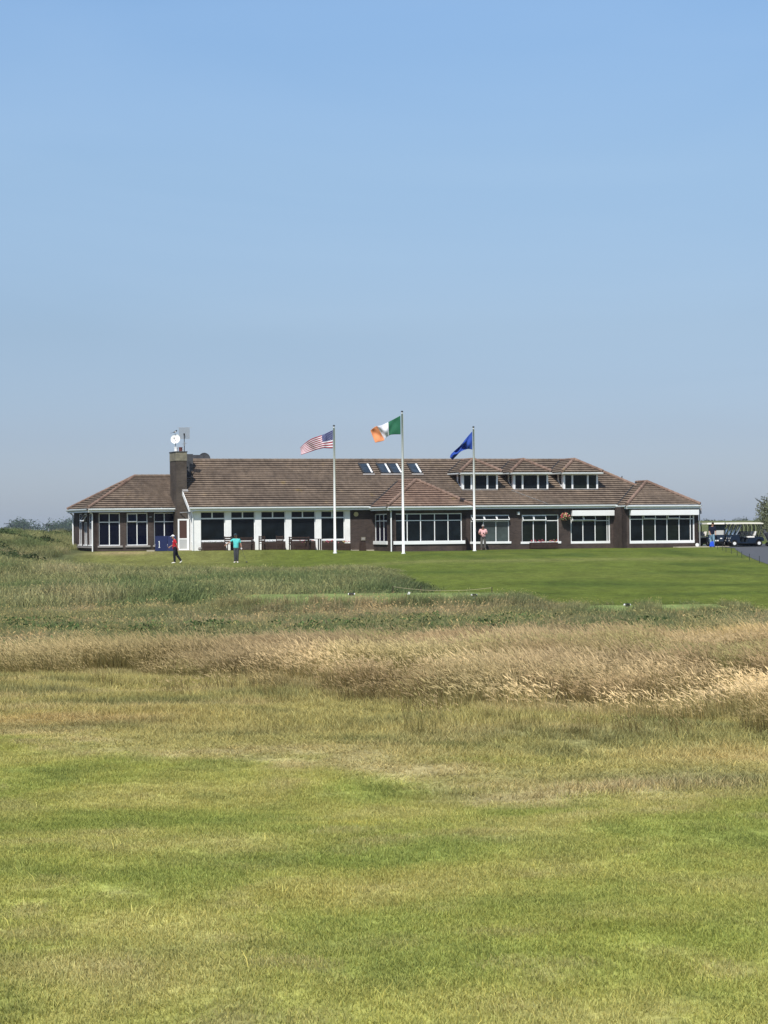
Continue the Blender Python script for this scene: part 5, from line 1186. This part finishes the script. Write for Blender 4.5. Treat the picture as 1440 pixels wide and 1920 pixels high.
    # shirt with sleeves
    V = [J['pel']-Vector((0, 0, .10)), J['pel'].lerp(J['neck'], .36), J['pel'].lerp(J['neck'], .78), J['neck']-Vector((0, 0, .01)), J['pel']+Vector((0, 0, .03))]; Rd = [(.185, .165), (.178, .150), (.180, .130), (.082, .076), (.185, .160)]; E = [(0, 4), (4, 1), (1, 2), (2, 3)]
    for s in 'LR':
        k = len(V); sl_ = cols.get('sleeve', .85); V += [J['sh'+s], J['sh'+s].lerp(J['el'+s], sl_)]; Rd += [.074, .064]; E += [(2, k), (k, k+1)]
    skin("shirt", V, E, Rd, cols['shirt'], r)
    V = [J['pel']+Vector((0, 0, .14)), J['pel']-Vector((0, 0, .03))]; Rd = [(.160, .130), (.160, .130)]; E = [(0, 1)]
    for s in 'LR':
        k = len(V); V += [J['hp'+s], J['kn'+s], J['an'+s]-Vector((0, 0, .02))]; Rd += [.118, .088, .072]; E += [(1, k), (k, k+1), (k+1, k+2)]
    skin("trousers", V, E, Rd, cols['trousers'], r)
    m = MB(); c = J['pel']-Vector((0, 0, .035)); ring = [c+Vector((.150*math.cos(a*.4488), .125*math.sin(a*.4488), 0)) for a in range(15)]; m.tube(ring, .016, cols.get('belt', M['black']), 6, cap=False); m.build("belt", r)
    for s in 'LR':
        a, t = J['an'+s], J['to'+s]; d = (t-a).normalized(); skin("shoe", [a-d*.05-Vector((0, 0, .025)), a.lerp(t, .4)-Vector((0, 0, .01)), t+d*.035], [(0, 1), (1, 2)], [(.046, .04), (.050, .042), (.042, .026)], cols['shoe'], r, lv=1)
    return r
def cloth(n, c): return mat(n, c, .85, .15, .12, 9)
white_shoe = cloth("white_shoe_leather", (.75, .74, .68))
# man in red walking left, head bowed
P1 = dict(pel=(.0, 0, .95), neck=(-.05, 0, 1.46), head=(-.13, -.02, 1.60), shL=(-.02, -.17, 1.41), elL=(.12, -.22, 1.16), wrL=(.17, -.20, .93), shR=(-.03, .17, 1.41), elR=(-.12, .20, 1.15), wrR=(-.32, .12, 1.02),
          hpL=(.0, -.09, .90), knL=(-.05, -.09, .50), anL=(-.03, -.09, .08), toL=(-.20, -.10, .035), hpR=(.0, .09, .90), knR=(.10, .10, .50), anR=(.36, .10, .15), toR=(.27, .10, .04))
p = person("man in red shirt, black trousers and white cap walking left past the door", -12.72, 135, P1, dict(shirt=cloth("red_shirt", (.42, .020, .030)), trousers=cloth("black_trousers", (.012, .012, .020)), shoe=white_shoe), (-.9, -.25, -.35), cap=cloth("white_cap", (.78, .78, .76)))
# golfer in turquoise, arm held out, club in the other hand
P2 = dict(pel=(.0, 0, .95), neck=(.01, 0, 1.47), head=(-.02, -.03, 1.64), shL=(-.19, 0, 1.41), elL=(-.38, -.08, 1.26), wrL=(-.58, -.14, 1.12), shR=(.20, 0, 1.41), elR=(.29, .0, 1.15), wrR=(.33, -.06, .92),
          hpL=(-.08, 0, .90), knL=(-.06, -.05, .50), anL=(-.07, -.02, .085), toL=(-.11, -.17, .035), hpR=(.09, 0, .90), knR=(.08, -.02, .50), anR=(.07, .05, .085), toR=(.10, -.10, .035))
p = person("golfer in turquoise shirt and grey trousers holding out one arm, club in other hand", -9.02, 135, P2, dict(shirt=cloth("turquoise_shirt", (.10, .52, .50)), trousers=cloth("grey_trousers", (.055, .058, .065)), shoe=white_shoe, belt=cloth("white_belt", (.75, .75, .72))), (-.25, -.95, -.1), cap=cloth("dark_cap", (.03, .05, .06)), skinm=SKIN)
m = MB(); m.ball((.335, -.075, .86), (.05, .045, .065), M['white'], 10, 8); m.build("glove", p, smooth=True)
g_ = empty("golf_club", (-9.02, 135, float(ZT(-9.02, 135))), 0, "thin golf club hanging from the turquoise golfer's gloved hand", "golf club")
m = MB(); m.tube([(.33, -.10, .98), (.40, -.14, .70), (.62, -.22, .06)], [.012, .007, .005], M['dark'], 6); m.build("shaft", g_); m = MB(); m.ball((.65, -.22, .05), (.06, .035, .04), M['dark'], 10, 6); m.build("club_head", g_)
# man in pink at the wall, hands together at his waist
P3 = dict(pel=(.0, 0, .93), neck=(.0, 0, 1.45), head=(.0, -.03, 1.62), shL=(-.20, 0, 1.39), elL=(-.30, .0, 1.12), wrL=(-.13, -.20, 1.04), shR=(.20, 0, 1.39), elR=(.28, -.02, 1.13), wrR=(.12, -.22, 1.10),
          hpL=(-.09, 0, .88), knL=(-.11, -.02, .48), anL=(-.12, 0, .085), toL=(-.15, -.13, .035), hpR=(.09, 0, .88), knR=(.12, -.02, .48), anR=(.14, .02, .085), toR=(.20, -.10, .035))
q = W(7.02, -.55); p = person("man in pale pink shirt and grey trousers standing at the window behind the right flagpole", q.x, q.y, P3, dict(shirt=cloth("pink_shirt", (.72, .42, .42)), trousers=cloth("grey_slacks", (.11, .105, .095)), shoe=cloth("grey_shoes", (.12, .12, .12))), (.15, -.95, -.3), skinm=SKINT, hair=cloth("grey_hair", (.30, .29, .28)), dz=.0)
m = MB(); m.box((-.04, -.30, 1.08), (.04, -.285, 1.20), M['black']); tag(m.build("phone", loc=(q.x, q.y, float(ZT(q.x, q.y)))), "small dark phone in the hands of the man in pink", "phone")
# person by the carts
P4 = dict(pel=(.0, 0, .93), neck=(.03, .0, 1.42), head=(.06, -.04, 1.58), shL=(-.18, 0, 1.36), elL=(-.20, -.06, 1.08), wrL=(-.16, -.22, .90), shR=(.22, 0, 1.36), elR=(.25, -.05, 1.08), wrR=(.22, -.22, .90),
          hpL=(-.09, 0, .88), knL=(-.10, -.02, .48), anL=(-.11, 0, .085), toL=(-.14, -.13, .035), hpR=(.09, 0, .88), knR=(.11, -.02, .48), anR=(.12, .02, .085), toR=(.15, -.11, .035))
person("person in navy top and pale blue trousers standing among the golf carts", 23.2, 157.0, P4, dict(shirt=cloth("navy_top", (.010, .012, .028)), trousers=cloth("pale_blue_trousers", (.20, .32, .42)), shoe=cloth("dark_shoes", (.02, .02, .02)), sleeve=1.0), (.3, -.9, -.3), hair=cloth("dark_hair", (.03, .015, .012)), dz=.045)

# ------------------------------------------------------------------ summer haze
hz = MB(); hz.box((-2750, -650, -5.2), (2750, 3400, 14.5), M['white']); ho = hz.build("haze"); ho.data.materials.clear()
hm = bpy.data.materials.new("haze_air"); hm.use_nodes = True; hn = hm.node_tree; hn.nodes.remove(hn.nodes["Principled BSDF"])
pv = hn.nodes.new("ShaderNodeVolumePrincipled"); pv.inputs["Density"].default_value = .00010; pv.inputs["Color"].default_value = (.80, .88, 1, 1); pv.inputs["Anisotropy"].default_value = .1
hn.links.new(pv.outputs[0], hn.nodes["Material Output"].inputs["Volume"]); ho.data.materials.append(hm); tag(ho, kind='stuff'); ho["label"] = "pale blue summer haze over the links"
